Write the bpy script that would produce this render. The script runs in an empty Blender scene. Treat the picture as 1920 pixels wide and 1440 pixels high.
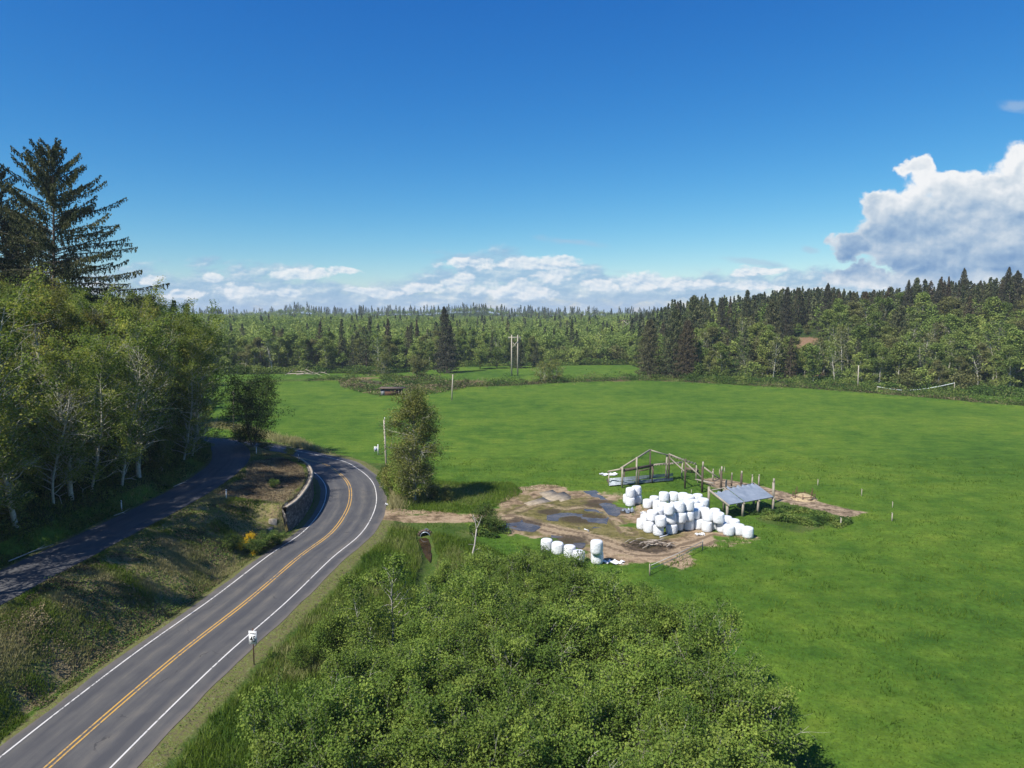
import bpy, math, random
import numpy as np
from mathutils import Vector
R_ = math.radians
rng = np.random.default_rng(7)
random.seed(7)
SC = bpy.context.scene
COL = SC.collection

# ------------------------------------------------------------------ camera
F = 1300.0; PITCH = math.atan(0.1); CAMZ = 26.0
cam_d = bpy.data.cameras.new("camera"); cam = bpy.data.objects.new("camera", cam_d); COL.objects.link(cam)
cam_d.sensor_width = 36; cam_d.lens = F/1920*36; cam_d.clip_start = 0.3; cam_d.clip_end = 20000
cam.location = (0, 0, CAMZ); cam.rotation_euler = (math.pi/2-PITCH, 0, 0)
SC.camera = cam
cp, sp = math.cos(PITCH), math.sin(PITCH)
def pdir(u, v):
    a = (u-960)/F; b = (720-v)/F
    return a, cp+b*sp, -sp+b*cp
def G(u, v, z=0.0):                     # pixel -> point on height z
    x, y, w = pdir(u, v); t = (z-CAMZ)/w
    return (x*t, y*t)
def D(u, v, Y):                         # pixel -> point at depth Y
    x, y, w = pdir(u, v); t = Y/y
    return (x*t, Y, CAMZ+w*t)
def XZ(u, v):
    x, y, w = pdir(u, v); return x/y, w/y

# ------------------------------------------------------------------ light, sky, exposure
SUN_EL = R_(50); SH = (0.745, 0.667)      # shadows fall right and away
sl = bpy.data.lights.new("sun", 'SUN'); sun = bpy.data.objects.new("sun", sl); COL.objects.link(sun)
sl.energy = 4.6; sl.angle = R_(0.53); sl.color = (1.0, 0.95, 0.87)
Ld = Vector((SH[0]*math.cos(SUN_EL), SH[1]*math.cos(SUN_EL), -math.sin(SUN_EL)))
sun.rotation_euler = Ld.to_track_quat('-Z', 'Y').to_euler()
SC.view_settings.view_transform = 'Standard'; SC.view_settings.look = 'None'
SC.view_settings.exposure = 0.62; SC.view_settings.gamma = 1.0
SC.cycles.max_bounces = 5; SC.cycles.diffuse_bounces = 2; SC.cycles.glossy_bounces = 2
SC.cycles.transmission_bounces = 3; SC.cycles.transparent_max_bounces = 4; SC.cycles.volume_bounces = 0
SC.cycles.caustics_reflective = False; SC.cycles.caustics_refractive = False
SC.cycles.use_denoising = True

class NT:                                # tiny node-building helper
    def __init__(s, nt): s.nt = nt; s.L = nt.links
    def n(s, t, **k):
        o = s.nt.nodes.new(t)
        for a, b in k.items(): setattr(o, a, b)
        return o
    def set(s, sock, val):
        if val is None: return
        if isinstance(val, bpy.types.NodeSocket): s.L.new(val, sock)
        elif isinstance(val, (tuple, list)) and len(val) == 3 and sock.type == 'RGBA': sock.default_value = (*val, 1)
        else: sock.default_value = val
    def m(s, op, a, b=None, c=None, clamp=False):
        o = s.n('ShaderNodeMath', operation=op); o.use_clamp = clamp
        s.set(o.inputs[0], a); s.set(o.inputs[1], b)
        if c is not None: s.set(o.inputs[2], c)
        return o.outputs[0]
    def vm(s, op, a, b=None):
        o = s.n('ShaderNodeVectorMath', operation=op); s.set(o.inputs[0], a); s.set(o.inputs[1], b)
        return o.outputs['Value'] if op in ('LENGTH', 'DOT_PRODUCT') else o.outputs[0]
    def xyz(s, x, y, z):
        o = s.n('ShaderNodeCombineXYZ'); s.set(o.inputs[0], x); s.set(o.inputs[1], y); s.set(o.inputs[2], z); return o.outputs[0]
    def sep(s, v):
        o = s.n('ShaderNodeSeparateXYZ'); s.set(o.inputs[0], v); return o.outputs
    def noise(s, vec, scale, detail=4, rough=0.55, dist=0.0, color=False):
        o = s.n('ShaderNodeTexNoise'); s.set(o.inputs['Vector'], vec)
        o.inputs['Scale'].default_value = scale; o.inputs['Detail'].default_value = detail
        o.inputs['Roughness'].default_value = rough; o.inputs['Distortion'].default_value = dist
        return o.outputs['Color' if color else 'Fac']
    def mix(s, f, a, b, mode='MIX'):
        o = s.n('ShaderNodeMix', data_type='RGBA', blend_type=mode)
        s.set(o.inputs[0], f); s.set(o.inputs[6], a); s.set(o.inputs[7], b); return o.outputs[2]
    def ss(s, x, lo, hi):                # smoothstep
        o = s.n('ShaderNodeMapRange', interpolation_type='SMOOTHSTEP'); s.set(o.inputs[0], x)
        s.set(o.inputs[1], lo); s.set(o.inputs[2], hi); return o.outputs[0]
    def lin(s, x, a, b, c, d):
        o = s.n('ShaderNodeMapRange'); s.set(o.inputs[0], x)
        for i, v in enumerate((a, b, c, d)): s.set(o.inputs[i+1], v)
        return o.outputs[0]
    def ramp(s, f, stops, interp='LINEAR'):
        o = s.n('ShaderNodeValToRGB'); s.set(o.inputs[0], f); r = o.color_ramp; r.interpolation = interp
        while len(r.elements) < len(stops): r.elements.new(0.5)
        for e, (p, c) in zip(r.elements, stops):
            e.position = p; e.color = (*c, 1) if isinstance(c, (tuple, list)) else (c, c, c, 1)
        return o.outputs[0]
    def attr(s, name):
        return s.n('ShaderNodeAttribute', attribute_name=name)

# world: Nishita sky with clouds placed by direction
W = bpy.data.worlds.new("World"); SC.world = W; W.use_nodes = True
w = NT(W.node_tree); W.node_tree.nodes.clear()
sky = w.n('ShaderNodeTexSky', sky_type='NISHITA'); sky.sun_disc = False
sky.sun_elevation = SUN_EL; sky.sun_rotation = math.atan2(-SH[0], -SH[1])
sky.altitude = 100; sky.air_density = 1.0; sky.dust_density = 0.2; sky.ozone_density = 3.0
hs = w.n('ShaderNodeHueSaturation'); hs.inputs['Saturation'].default_value = 1.18; hs.inputs['Value'].default_value = 1.0
w.L.new(sky.outputs[0], hs.inputs['Color'])
skyc = w.vm('MULTIPLY', hs.outputs[0], (0.105*1.0, 0.105*1.10, 0.105*1.12))
sr_, sg_, sb_ = w.sep(skyc); skyc = w.xyz(w.m('MULTIPLY', w.m('POWER', sr_, 1.67), 0.868), w.m('MULTIPLY', w.m('POWER', sg_, 1.15), 0.642), w.m('MULTIPLY', w.m('POWER', sb_, 0.70), 0.613))
tc = w.n('ShaderNodeTexCoord'); dx, dy, dz = w.sep(tc.outputs['Generated'])
dyc = w.m('MAXIMUM', dy, 0.05)
X = w.m('DIVIDE', dx, dyc); Z = w.m('DIVIDE', dz, dyc)
P = w.xyz(X, w.m('MULTIPLY', Z, 1.25), 0.0)
def fbm(off, scale, det, rough=0.58, dist=0.0, zs=1.0):
    v = w.vm('ADD', w.vm('MULTIPLY', P, (1, zs, 1)), off); return w.noise(v, scale, det, rough, dist)
def cloud(mask, off, scale, zs, dens_k, edge, light):
    """mask: socket in about -1..1; returns alpha and relief shade"""
    n0 = fbm(off, scale, 9, 0.6, 0.25, zs)
    n1 = fbm(tuple(a+b for a, b in zip(off, light)), scale, 5, 0.5, 0.25, zs)
    n2 = fbm(off, scale, 5, 0.5, 0.25, zs)
    d = w.m('ADD', mask, w.m('MULTIPLY', w.m('SUBTRACT', n0, 0.5), dens_k))
    a = w.ss(d, 0.0, edge)
    rel = w.m('MULTIPLY', w.m('SUBTRACT', n2, n1), 5.0)
    return a, rel, d
# big cumulus, right
ell = [((1890,410),160,92),((1740,412),110,54),((1850,350),125,34),((1655,396),55,30),((1740,462),140,44),((1722,322),38,26),((1690,440),90,44),
       ((1605,462),56,24),((1930,450),130,60),((1600,508),52,26),((1720,526),160,22),((1880,520),170,26),((1990,318),110,44),((1645,430),60,36)]
wn_ = w.vm('SUBTRACT', w.noise(P, 16.0, 5, 0.55, 0.0, True), (0.5, 0.5, 0.5)); wx, wz, _ = w.sep(wn_)
XW = w.m('ADD', X, w.m('MULTIPLY', wx, 0.10)); ZW = w.m('ADD', Z, w.m('MULTIPLY', wz, 0.075))
mx = None
for (c, ru, rv) in ell:
    cx, cz = XZ(*c); v = w.vm('SUBTRACT', w.xyz(XW, ZW, 0.0), (cx, cz, 0)); v = w.vm('MULTIPLY', v, (F/ru, F/rv, 0))
    e = w.m('SUBTRACT', 1.0, w.vm('LENGTH', v)); mx = e if mx is None else w.m('SMOOTH_MAX', mx, e, 0.25)
mx = w.m('MINIMUM', w.m('ADD', w.m('MULTIPLY', mx, 1.0), 0.12), 0.7)
n0 = fbm((3.1, 1.7, 0.0), 11.0, 10, 0.62, 0.15)
dB = w.m('ADD', mx, w.m('MULTIPLY', w.m('SUBTRACT', n0, 0.5), 1.5)); aB = w.ss(dB, 0.0, 0.26)
def relief(off, sc, det, lx, lz, zs):
    p0 = fbm(off, sc, det, 0.55, 0.15, zs); p1 = fbm((off[0]+lx, off[1]+lz, 0), sc, det, 0.55, 0.15, zs); return w.m('SUBTRACT', p0, p1)
rB = w.m('ADD', w.m('MULTIPLY', relief((3.1, 1.7, 0), 11.0, 4, -0.010, 0.022, 1), 1.3), w.m('MULTIPLY', relief((5.1, 3.7, 0), 34.0, 6, -0.004, 0.008, 1), 0.6))
zb0 = XZ(960, 505)[1]; zb1 = XZ(960, 310)[1]; zl = XZ(960, 515)[1]
hgt = w.lin(Z, zb0, zb1, 0.02, 0.80)
low = w.m('MULTIPLY', w.m('SUBTRACT', 1.0, w.ss(Z, zl-0.012, zl+0.012)), 0.42)
rim = w.m('MULTIPLY', w.m('SUBTRACT', 1.0, w.ss(dB, 0.05, 0.60)), 0.30)
colB = w.ramp(w.m('ADD', w.m('ADD', w.m('ADD', rB, hgt), low), rim, clamp=True), [(0.0, (0.120, 0.215, 0.365)), (0.25, (0.225, 0.315, 0.43)), (0.55, (0.40, 0.455, 0.51)), (0.85, (0.59, 0.60, 0.61))])
# low bank along the horizon, several ragged layers
topr = w.ramp(w.lin(X, -0.75, 0.75, 0, 1), [(0.0, 0.050), (0.12, 0.064), (0.22, 0.070), (0.30, 0.062), (0.36, 0.050), (0.43, 0.072), (0.50, 0.088), (0.56, 0.074), (0.62, 0.058), (0.72, 0.064), (0.80, 0.070), (0.9, 0.065)])
mb = w.m('MINIMUM', w.m('MULTIPLY', w.m('SUBTRACT', topr, Z), 15.0), 0.34)
nk = fbm((0.3, 5.2, 0.0), 20.0, 10, 0.60, 0.2, 1.6); nk2 = fbm((7.3, 1.2, 0.0), 5.0, 4, 0.5, 0.0, 5.0)
dK = w.m('ADD', mb, w.m('ADD', w.m('MULTIPLY', w.m('SUBTRACT', nk, 0.5), 1.5), w.m('MULTIPLY', w.m('SUBTRACT', nk2, 0.5), 0.9))); aK = w.m('MULTIPLY', w.ss(dK, -0.12, 0.30), 0.85)
rK = w.m('ADD', w.m('MULTIPLY', relief((0.3, 5.2, 0), 20.0, 5, -0.006, 0.010, 1.6), 1.5), w.m('MULTIPLY', relief((2.3, 8.2, 0), 50.0, 6, -0.003, 0.005, 1.5), 1.1))
pf = fbm((9.0, 2.0, 0.0), 17.0, 7, 0.6, 0.2, 1.9)
colK = w.ramp(w.m('ADD', w.m('ADD', rK, 0.40), w.m('MULTIPLY', w.m('SUBTRACT', pf, 0.5), 1.5), clamp=True), [(0.0, (0.165, 0.285, 0.43)), (0.4, (0.235, 0.35, 0.475)), (0.7, (0.37, 0.45, 0.52)), (1.0, (0.58, 0.59, 0.60))])
pu = None
for (c, ru, rv) in [((1215,530),62,17),((1300,538),50,11),((1125,533),42,14),((965,545),80,18),((1035,520),34,16),((1010,492),95,14),((880,495),60,12),((860,530),34,14),((800,540),60,10),((560,512),70,11),((640,505),40,8),((400,524),20,10),((290,530),24,11),((450,548),60,12),((345,550),40,9),((540,548),46,8),((700,545),60,9),((1395,512),30,8),((1440,505),50,6),((1430,535),70,9),((1500,545),60,10),((180,540),50,10)]:
    cx, cz = XZ(*c); v = w.vm('MULTIPLY', w.vm('SUBTRACT', w.xyz(w.m('ADD', X, w.m('MULTIPLY', wx, 0.06)), w.m('ADD', Z, w.m('MULTIPLY', wz, 0.03)), 0.0), (cx, cz, 0)), (F/ru, F/rv, 0))
    e = w.m('SUBTRACT', 1.0, w.vm('LENGTH', v)); pu = e if pu is None else w.m('MAXIMUM', pu, e)
npf = fbm((4.0, 3.0, 0.0), 38.0, 9, 0.62, 0.1, 1.3); dP = w.m('ADD', w.m('ADD', pu, 0.10), w.m('MULTIPLY', w.m('SUBTRACT', npf, 0.5), 1.9)); aP = w.m('MULTIPLY', w.ss(dP, 0.0, 0.5), 0.88)
colP = w.ramp(w.m('ADD', w.m('ADD', w.m('MULTIPLY', relief((4.0, 3.0, 0), 38.0, 4, -0.003, 0.006, 1.3), 2.6), 0.62), w.m('MULTIPLY', w.m('SUBTRACT', 1.0, w.ss(dP, 0.1, 0.9)), 0.2), clamp=True), [(0.2, (0.26, 0.37, 0.49)), (0.6, (0.46, 0.52, 0.57)), (0.95, (0.60, 0.61, 0.615))])
ws = None
for (c, ru, rv) in [((1060,452),95,9),((1405,490),70,9),((1515,468),22,9),((985,490),190,12),((900,483),80,8),((560,505),90,9),((1910,200),40,16)]:
    cx, cz = XZ(*c); v = w.vm('MULTIPLY', w.vm('SUBTRACT', w.xyz(X, w.m('ADD', Z, w.m('MULTIPLY', w.m('SUBTRACT', X, cx), 0.12)), 0.0), (cx, cz, 0)), (F/ru, F/rv, 0))
    e = w.m('SUBTRACT', 1.0, w.vm('LENGTH', v)); ws = e if ws is None else w.m('MAXIMUM', ws, e)
aW = w.m('MULTIPLY', w.ss(w.m('ADD', ws, w.m('MULTIPLY', w.m('SUBTRACT', fbm((1.0, 7.0, 0.0), 16.0, 7, 0.6, 0.3, 2.5), 0.5), 2.2)), 0.0, 0.9), 0.5)
front = w.ss(dy, 0.05, 0.2); above = w.ss(dz, -0.01, 0.0)
k = w.m('MULTIPLY', front, above)
c1 = w.mix(w.m('MULTIPLY', aW, k), skyc, (0.28, 0.36, 0.47))
c1 = w.mix(w.m('MULTIPLY', aK, k), c1, colK)
c1 = w.mix(w.m('MULTIPLY', aP, k), c1, colP)
c1 = w.mix(w.m('MULTIPLY', aB, k), c1, colB)
bg = w.n('ShaderNodeBackground'); w.L.new(c1, bg.inputs[0]); bg.inputs[1].default_value = 1.0
wo = w.n('ShaderNodeOutputWorld'); w.L.new(bg.outputs[0], wo.inputs[0])

# ------------------------------------------------------------------ tagging and mesh helpers
def tag(o, label=None, cat=None, group=None, kind=None):
    if label: o['label'] = label
    if cat: o['category'] = cat
    if group: o['group'] = group
    if kind: o['kind'] = kind
    return o
def empty(name, loc, rz=0.0):
    o = bpy.data.objects.new(name, None); COL.objects.link(o); o.location = loc; o.rotation_euler = (0, 0, rz)
    o.empty_display_size = 0.3; return o
def mesh_of(name, V, Q, mats, midx=None, tint=None, smooth=False, attrs=None):
    V = np.asarray(V, dtype=np.float32).reshape(-1, 3); Q = np.asarray(Q, dtype=np.int32).reshape(-1, 4)
    me = bpy.data.meshes.new(name)
    me.vertices.add(len(V)); me.vertices.foreach_set('co', V.ravel())
    me.loops.add(Q.size); me.loops.foreach_set('vertex_index', Q.ravel())
    me.polygons.add(len(Q)); me.polygons.foreach_set('loop_start', np.arange(0, Q.size, 4, dtype=np.int32))
    me.polygons.foreach_set('loop_total', np.full(len(Q), 4, dtype=np.int32))
    if smooth: me.polygons.foreach_set('use_smooth', np.ones(len(Q), dtype=bool))
    if midx is not None: me.polygons.foreach_set('material_index', np.asarray(midx, dtype=np.int32))
    for m in (mats if isinstance(mats, (list, tuple)) else [mats]): me.materials.append(m)
    if tint is not None:
        a = me.attributes.new('tint', 'FLOAT', 'POINT'); a.data.foreach_set('value', np.asarray(tint, dtype=np.float32))
    for nme, (typ, arr) in (attrs or {}).items():
        a = me.attributes.new(nme, typ, 'POINT')
        a.data.foreach_set('color' if typ == 'FLOAT_COLOR' else 'value', np.asarray(arr, dtype=np.float32).ravel())
    me.update(); me.validate()
    return me
def obj(name, me, parent=None, loc=(0, 0, 0), rot=(0, 0, 0), scale=None):
    o = bpy.data.objects.new(name, me); COL.objects.link(o); o.location = loc; o.rotation_euler = rot
    if scale is not None: o.scale = scale
    if parent: o.parent = parent
    return o
class MB:
    """collects quads from boxes, tubes and lathes into one mesh"""
    def __init__(s): s.V = []; s.Q = []; s.n = 0
    def add(s, V, Q):
        V = np.asarray(V, float).reshape(-1, 3); s.V.append(V); s.Q.append(np.asarray(Q, int).reshape(-1, 4)+s.n); s.n += len(V); return s
    def box(s, c, d, rz=0.0):
        x, y, z = [q/2 for q in d]
        P = np.array([(i*x, j*y, k*z) for k in (-1, 1) for (i, j) in ((-1,-1),(1,-1),(1,1),(-1,1))])
        cz, sz = math.cos(rz), math.sin(rz); P = P @ np.array([[cz, sz, 0], [-sz, cz, 0], [0, 0, 1]]) + np.array(c)
        return s.add(P, [(3,2,1,0),(4,5,6,7),(0,1,5,4),(1,2,6,5),(2,3,7,6),(3,0,4,7)])
    def beam(s, a, b, wdt, hgt=None, up=(0, 0, 1)):
        a = np.array(a, float); b = np.array(b, float); d = b-a; d /= np.linalg.norm(d)+1e-9
        u = np.array(up, float)
        if abs(d@u) > 0.95: u = np.array((1.0, 0, 0))
        x = np.cross(d, u); x /= np.linalg.norm(x); y = np.cross(x, d)
        hgt = hgt or wdt; x = x*wdt/2; y = y*hgt/2
        P = [a-x-y, a+x-y, a+x+y, a-x+y, b-x-y, b+x-y, b+x+y, b-x+y]
        return s.add(P, [(3,2,1,0),(4,5,6,7),(0,1,5,4),(1,2,6,5),(2,3,7,6),(3,0,4,7)])
    def tube(s, pts, rad, k=6):
        V, Q = tube(pts, rad, k); return s.add(V, Q)
    def lathe(s, prof, k=24, c=(0, 0, 0), wob=None):
        th = np.linspace(0, 2*math.pi, k, endpoint=False); V = []
        for i, (r, z) in enumerate(prof):
            rr = r*(1+(wob(th, z) if wob else 0)); V.append(np.stack([rr*np.cos(th), rr*np.sin(th), np.full(k, z)], 1))
        V = np.concatenate(V)+np.array(c); Q = []
        for i in range(len(prof)-1):
            for j in range(k): Q.append((i*k+j, i*k+(j+1) % k, (i+1)*k+(j+1) % k, (i+1)*k+j))
        return s.add(V, Q)
    def build(s, name, mat, parent=None, loc=(0, 0, 0), smooth=False):
        me = mesh_of(name, np.concatenate(s.V), np.concatenate(s.Q), mat, smooth=smooth)
        return obj(name, me, parent, loc)
def tube(pts, rad, k=6, cap=True):
    P = np.asarray(pts, float); n = len(P); r = np.broadcast_to(np.asarray(rad, float), (n,))
    T = np.gradient(P, axis=0); T /= np.linalg.norm(T, axis=1, keepdims=True)+1e-9
    u = np.array((0.0, 0, 1)) if abs(T[:, 2]).mean() < 0.8 else np.array((1.0, 0, 0))
    A = np.cross(T, u); A /= np.linalg.norm(A, axis=1, keepdims=True)+1e-9; B = np.cross(T, A)
    th = np.arange(k)*2*math.pi/k
    V = P[:, None]+r[:, None, None]*(A[:, None]*np.cos(th)[None, :, None]+B[:, None]*np.sin(th)[None, :, None])
    i = np.arange(n-1)[:, None]*k; j = np.arange(k)[None]; j2 = (j+1) % k
    Q = np.stack([i+j, i+j2, i+k+j2, i+k+j], -1).reshape(-1, 4)
    V = V.reshape(-1, 3)
    if cap and k >= 4:
        for base, rev in ((0, True), ((n-1)*k, False)):
            for q in range(1, k-2+1, 2):
                f = [base, base+q, base+q+1, base+(q+2 if q+2 < k else q+1)]
                if len(set(f)) == 4: Q = np.vstack([Q, [f[::-1] if rev else f]])
    return V, Q
def vnoise(x, y, s, seed=0):
    """smooth value noise, vectorised, 0..1"""
    x = np.asarray(x, float)/s; y = np.asarray(y, float)/s
    xi = np.floor(x).astype(np.int64); yi = np.floor(y).astype(np.int64); fx = x-xi; fy = y-yi
    fx = fx*fx*(3-2*fx); fy = fy*fy*(3-2*fy)
    def h(a, b):
        n = (a*374761393+b*668265263+seed*1442695041) & 0xffffffff
        n = ((n ^ (n >> 13))*1274126177) & 0xffffffff
        return ((n ^ (n >> 16)) & 0xffff)/65535.0
    return (h(xi, yi)*(1-fx)+h(xi+1, yi)*fx)*(1-fy)+(h(xi, yi+1)*(1-fx)+h(xi+1, yi+1)*fx)*fy
def fnoise(x, y, s, seed=0, oct=4):
    r = 0; a = 1; t = 0
    for i in range(oct): r = r+a*vnoise(x, y, s/2**i, seed+i*17); t += a; a *= 0.5
    return r/t
def sstep(x, a, b):
    t = np.clip((x-a)/(b-a), 0, 1); return t*t*(3-2*t)
def spline(pts, step=1.0):
    """Catmull-Rom through points, resampled"""
    P = np.array(pts, float); P = np.vstack([2*P[0]-P[1], P, 2*P[-1]-P[-2]]); out = []
    for i in range(1, len(P)-2):
        n = max(2, int(np.linalg.norm(P[i+1]-P[i])/step)); t = np.linspace(0, 1, n, endpoint=False)[:, None]
        a, b, c, d = P[i-1], P[i], P[i+1], P[i+2]
        out.append(0.5*((2*b)+(-a+c)*t+(2*a-5*b+4*c-d)*t**2+(-a+3*b-3*c+d)*t**3))
    out.append(P[-2][None]); return np.vstack(out)
def polydist(x, y, L):
    """distance and signed side (+ = right of travel) and arc index from polyline"""
    x = np.asarray(x, float); y = np.asarray(y, float)
    best = np.full(x.shape, 1e9); side = np.zeros(x.shape); idx = np.zeros(x.shape)
    for i in range(len(L)-1):
        ax, ay = L[i][:2]; bx, by = L[i+1][:2]; ex, ey = bx-ax, by-ay; l2 = ex*ex+ey*ey+1e-9
        t = np.clip(((x-ax)*ex+(y-ay)*ey)/l2, 0, 1); qx = ax+t*ex; qy = ay+t*ey
        d = np.hypot(x-qx, y-qy); m = d < best; best = np.where(m, d, best)
        side = np.where(m, np.sign((x-ax)*ey-(y-ay)*ex), side); idx = np.where(m, i+t, idx)
    return best, side, idx
def polymask(x, y, poly, soft=1.0):
    x = np.asarray(x, float); y = np.asarray(y, float); ins = np.zeros(x.shape, bool); n = len(poly)
    for i in range(n):
        x1, y1 = poly[i]; x2, y2 = poly[(i+1) % n]
        c = ((y1 > y) != (y2 > y)) & (x < (x2-x1)*(y-y1)/((y2-y1) if y2 != y1 else 1e-9)+x1); ins ^= c
    d, _, _ = polydist(x, y, list(poly)+[poly[0]])
    return np.clip(0.5+np.where(ins, d, -d)/(2*soft), 0, 1)

# ------------------------------------------------------------------ roads and terrain
MAIN_L = [(-28.5, -60), (-27.6, 0), (-26.9, 30)]+[G(*p, 0.25) for p in ((298,1258),(466,1125),(560,1045),(620,1000),(648,962),(657,932),(652,905),(628,882),(592,866))]+[(-52, 133), (-72, 141), (-110, 150), (-170, 160)]
MAIN_L = spline(MAIN_L, 1.5)
UP_L = [(-41.5, -60), (-41.5, 0), (-41.3, 30), (-41.0, 52), (-40.1, 70), (-39.7, 82), (-40.3, 92), (-42.2, 102), (-46.5, 112), (-54, 121.5), (-66, 129), (-90, 136), (-130, 142)]
UP_L = spline(UP_L, 1.5)
def upz(y): return 4.3-1.1*sstep(y, 112, 128)-1.6*sstep(y, 126, 142)
ZM = 0.25
WALL = [(-27.0, 80.6), (-26.75, 84), (-27.2, 89), (-28.0, 94), (-29.2, 99), (-31.2, 104), (-34.6, 109.5), (-38.5, 113.0)]
WALL = spline(WALL, 0.8)
EDGE_U = [-900, 300, 400, 640, 700, 780, 850, 1180, 1225, 1300, 1400, 1500, 1600, 1700, 1920, 2300, 3000]
EDGE_V = [700, 702, 703, 700, 703, 697, 688, 684, 700, 716, 717, 720, 729, 736, 744, 760, 775]
def edge_depth(x, y):
    u = 960+F*np.asarray(x)/np.maximum(y, 1)*1.0
    v = np.interp(u, EDGE_U, EDGE_V); b = (720-v)/F
    return CAMZ*(cp+b*sp)/(sp-b*cp)
CREEK = spline([(-105, 262), G(640,712), G(690,716), G(745,722), G(800,722), G(860,725), G(960,722), G(1050,717), G(1130,714), G(1220,713), G(1300,716), G(1400,722), G(1520,728), G(1660,738), G(1800,750), G(1930,760), (190, 190), (240, 170)], 6)
def terr(x, y):
    x = np.asarray(x, float); y = np.asarray(y, float)
    dm, sm, _ = polydist(x, y, MAIN_L[::2]); du, su, _ = polydist(x, y, UP_L[::2]); dw, sw, iw = polydist(x, y, WALL)
    zu = upz(y)
    # field side
    field = ZM*(1-sstep(dm, 5.4, 9.0))
    # between the roads
    a = np.maximum(dm-4.6, 0); b = np.maximum(du-3.4, 0); t = a/(a+b+1e-6)
    bump = (fnoise(x, y, 5, 3)-0.5)*0.9*sstep(a, 0.3, 2)*sstep(b, 0.3, 2)
    tt = sstep(t, 0.05, 0.75)*0.55+t*0.45
    ditch = -0.25*np.exp(-((a-0.9)/0.6)**2)
    between = ZM+(zu-ZM)*tt+bump+ditch
    # retaining wall terrace
    nearw = sstep(y, 79.2, 81.0)*(1-sstep(y, 112, 116))
    behind = (sw < 0)
    wt = np.where(behind & (dw > 0.28), 3.25+(zu-3.25)*np.clip((dw-0.3)/(dw+b+1e-6), 0, 1)+bump*0.5, ZM-0.1*sstep(dm, 4.6, 5.4))
    between = between*(1-nearw)+wt*nearw
    # left of the upper road
    c = np.maximum(du-3.2, 0)
    fade = 1-sstep(y, 118, 175)
    hill = zu+((1-np.exp(-c/7.0))*5.2+np.clip(c-4, 0, 30)*0.16)*fade+(fnoise(x, y, 9, 5)-0.5)*1.6*sstep(c, 0.5, 5)-0.2*np.exp(-((c-0.7)/0.5)**2)
    hill = hill*(1-sstep(y, 135, 180))
    z = np.where(sm > 0, field, np.where(su < 0, hill, between))
    z = np.where(dm < 4.6, ZM, z); z = np.where((du < 3.0) & (sm < 0), zu, z)
    # back country
    ed = edge_depth(x, y); q = np.where(y > 60, y-ed, -1)
    u = 960+F*x/np.maximum(y, 1)
    amp = np.interp(u, [-500, 400, 1180, 1240, 1340, 1430, 1500, 1700, 1920, 2600], [10, 10, 9, 13, 15, 17.5, 18.5, 18.5, 19, 20])
    run = np.interp(u, [-500, 1180, 1300, 1500, 1920], [330, 330, 120, 85, 80])
    back = amp*sstep(q, 4, run)+np.clip(q-run, 0, 900)*0.004
    back += (fnoise(x, y, 70, 11)-0.5)*6*sstep(q, 30, 150)
    vR = np.interp(u, [-500, 400, 500, 530, 570, 620, 690, 720, 790, 850, 900, 930, 960, 1000, 1040, 1100, 1200, 1300, 3000], [580, 579, 577, 572, 568, 577, 576, 573, 574, 570, 568, 572, 578, 576, 579, 576, 577, 578, 579])
    zR = CAMZ+(590-vR)*1500/F-21+(fnoise(x, y, 160, 21)-0.5)*9
    z = z+np.where(q > 0, back, 0)
    sR = sstep(y, 900, 1450); z = z*(1-sR)+zR*sR

    # creek cut
    dc, sc, _ = polydist(x, y, CREEK)
    z = z-1.3*np.exp(-(dc/2.6)**2)*np.where(y > 150, 1, 0)+0.5*np.exp(-((dc-6)/3.0)**2)*(y > 150)
    # ditch below the culvert
    dd, _, _ = polydist(x, y, DITCH)
    z = z-0.9*np.exp(-(dd/1.3)**2)*(sm > 0)
    # thicket hollow
    z = z-0.5*polymask(x, y, [(-15, 25), (16, 25), (16, 45), (4, 66), (-6, 66), (-12, 48)], 5)*(sm > 0)
    roll = (fnoise(x, y, 26, 41)-0.5)*0.35*sstep(dm, 9, 20)*(sm > 0)
    z = z+(fnoise(x, y, 2.6, 91, 3)-0.5)*0.24*polymask(x, y, YARD, 2.0)*(1-polymask(x, y, SLABA, 1.5))
    return z+roll
DITCH = [G(793, 998), G(800, 1020), G(806, 1042), G(795, 1080), G(800, 1130), G(805, 1200), (-7.5, 38)]
def PG(*pts): return [G(*p) for p in pts]
YARD = PG((722,962),(720,985),(800,980),(905,983),(950,1000),(1010,1018),(1080,1034),(1130,1046),(1200,1054),(1250,1052),(1285,1032),(1340,1016),(1380,1003),(1300,990),(1230,1000),(1195,985),(1190,960),(1165,948),(1140,925),(1085,918),(1040,914),(985,922),(965,938),(940,957),(905,964),(880,968))
SLABA = PG((975,914),(1080,912),(1085,946),(968,955))
def zt(x, y): return float(terr(np.array([x]), np.array([y]))[0])
def ts(x, y): return terr(np.asarray(x), np.asarray(y))

def axis(segs):
    out = []
    for a, b, s in segs: out.append(np.arange(a, b, s))
    return np.concatenate(out)
def geo(a, b, n): return np.geomspace(a, b, n)
gx = np.concatenate([-geo(290, 3600, 24)[::-1], np.arange(-280, -70, 4.0), np.arange(-70, 62, 0.5), np.arange(62, 290, 3.0), geo(295, 3600, 24)])
gy = np.concatenate([-geo(62, 600, 6)[::-1], np.arange(-60, 30, 3.0), np.arange(30, 128, 0.5), np.arange(128, 420, 2.0), geo(424, 4300, 44)])
GX, GY = np.meshgrid(gx, gy); gxr, gyr = GX.ravel(), GY.ravel(); gz = ts(gxr, gyr)
nx, ny = len(gx), len(gy)
ii = (np.arange(ny-1)[:, None]*nx+np.arange(nx-1)[None]).ravel()
Qg = np.stack([ii, ii+1, ii+nx+1, ii+nx], 1)
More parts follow.
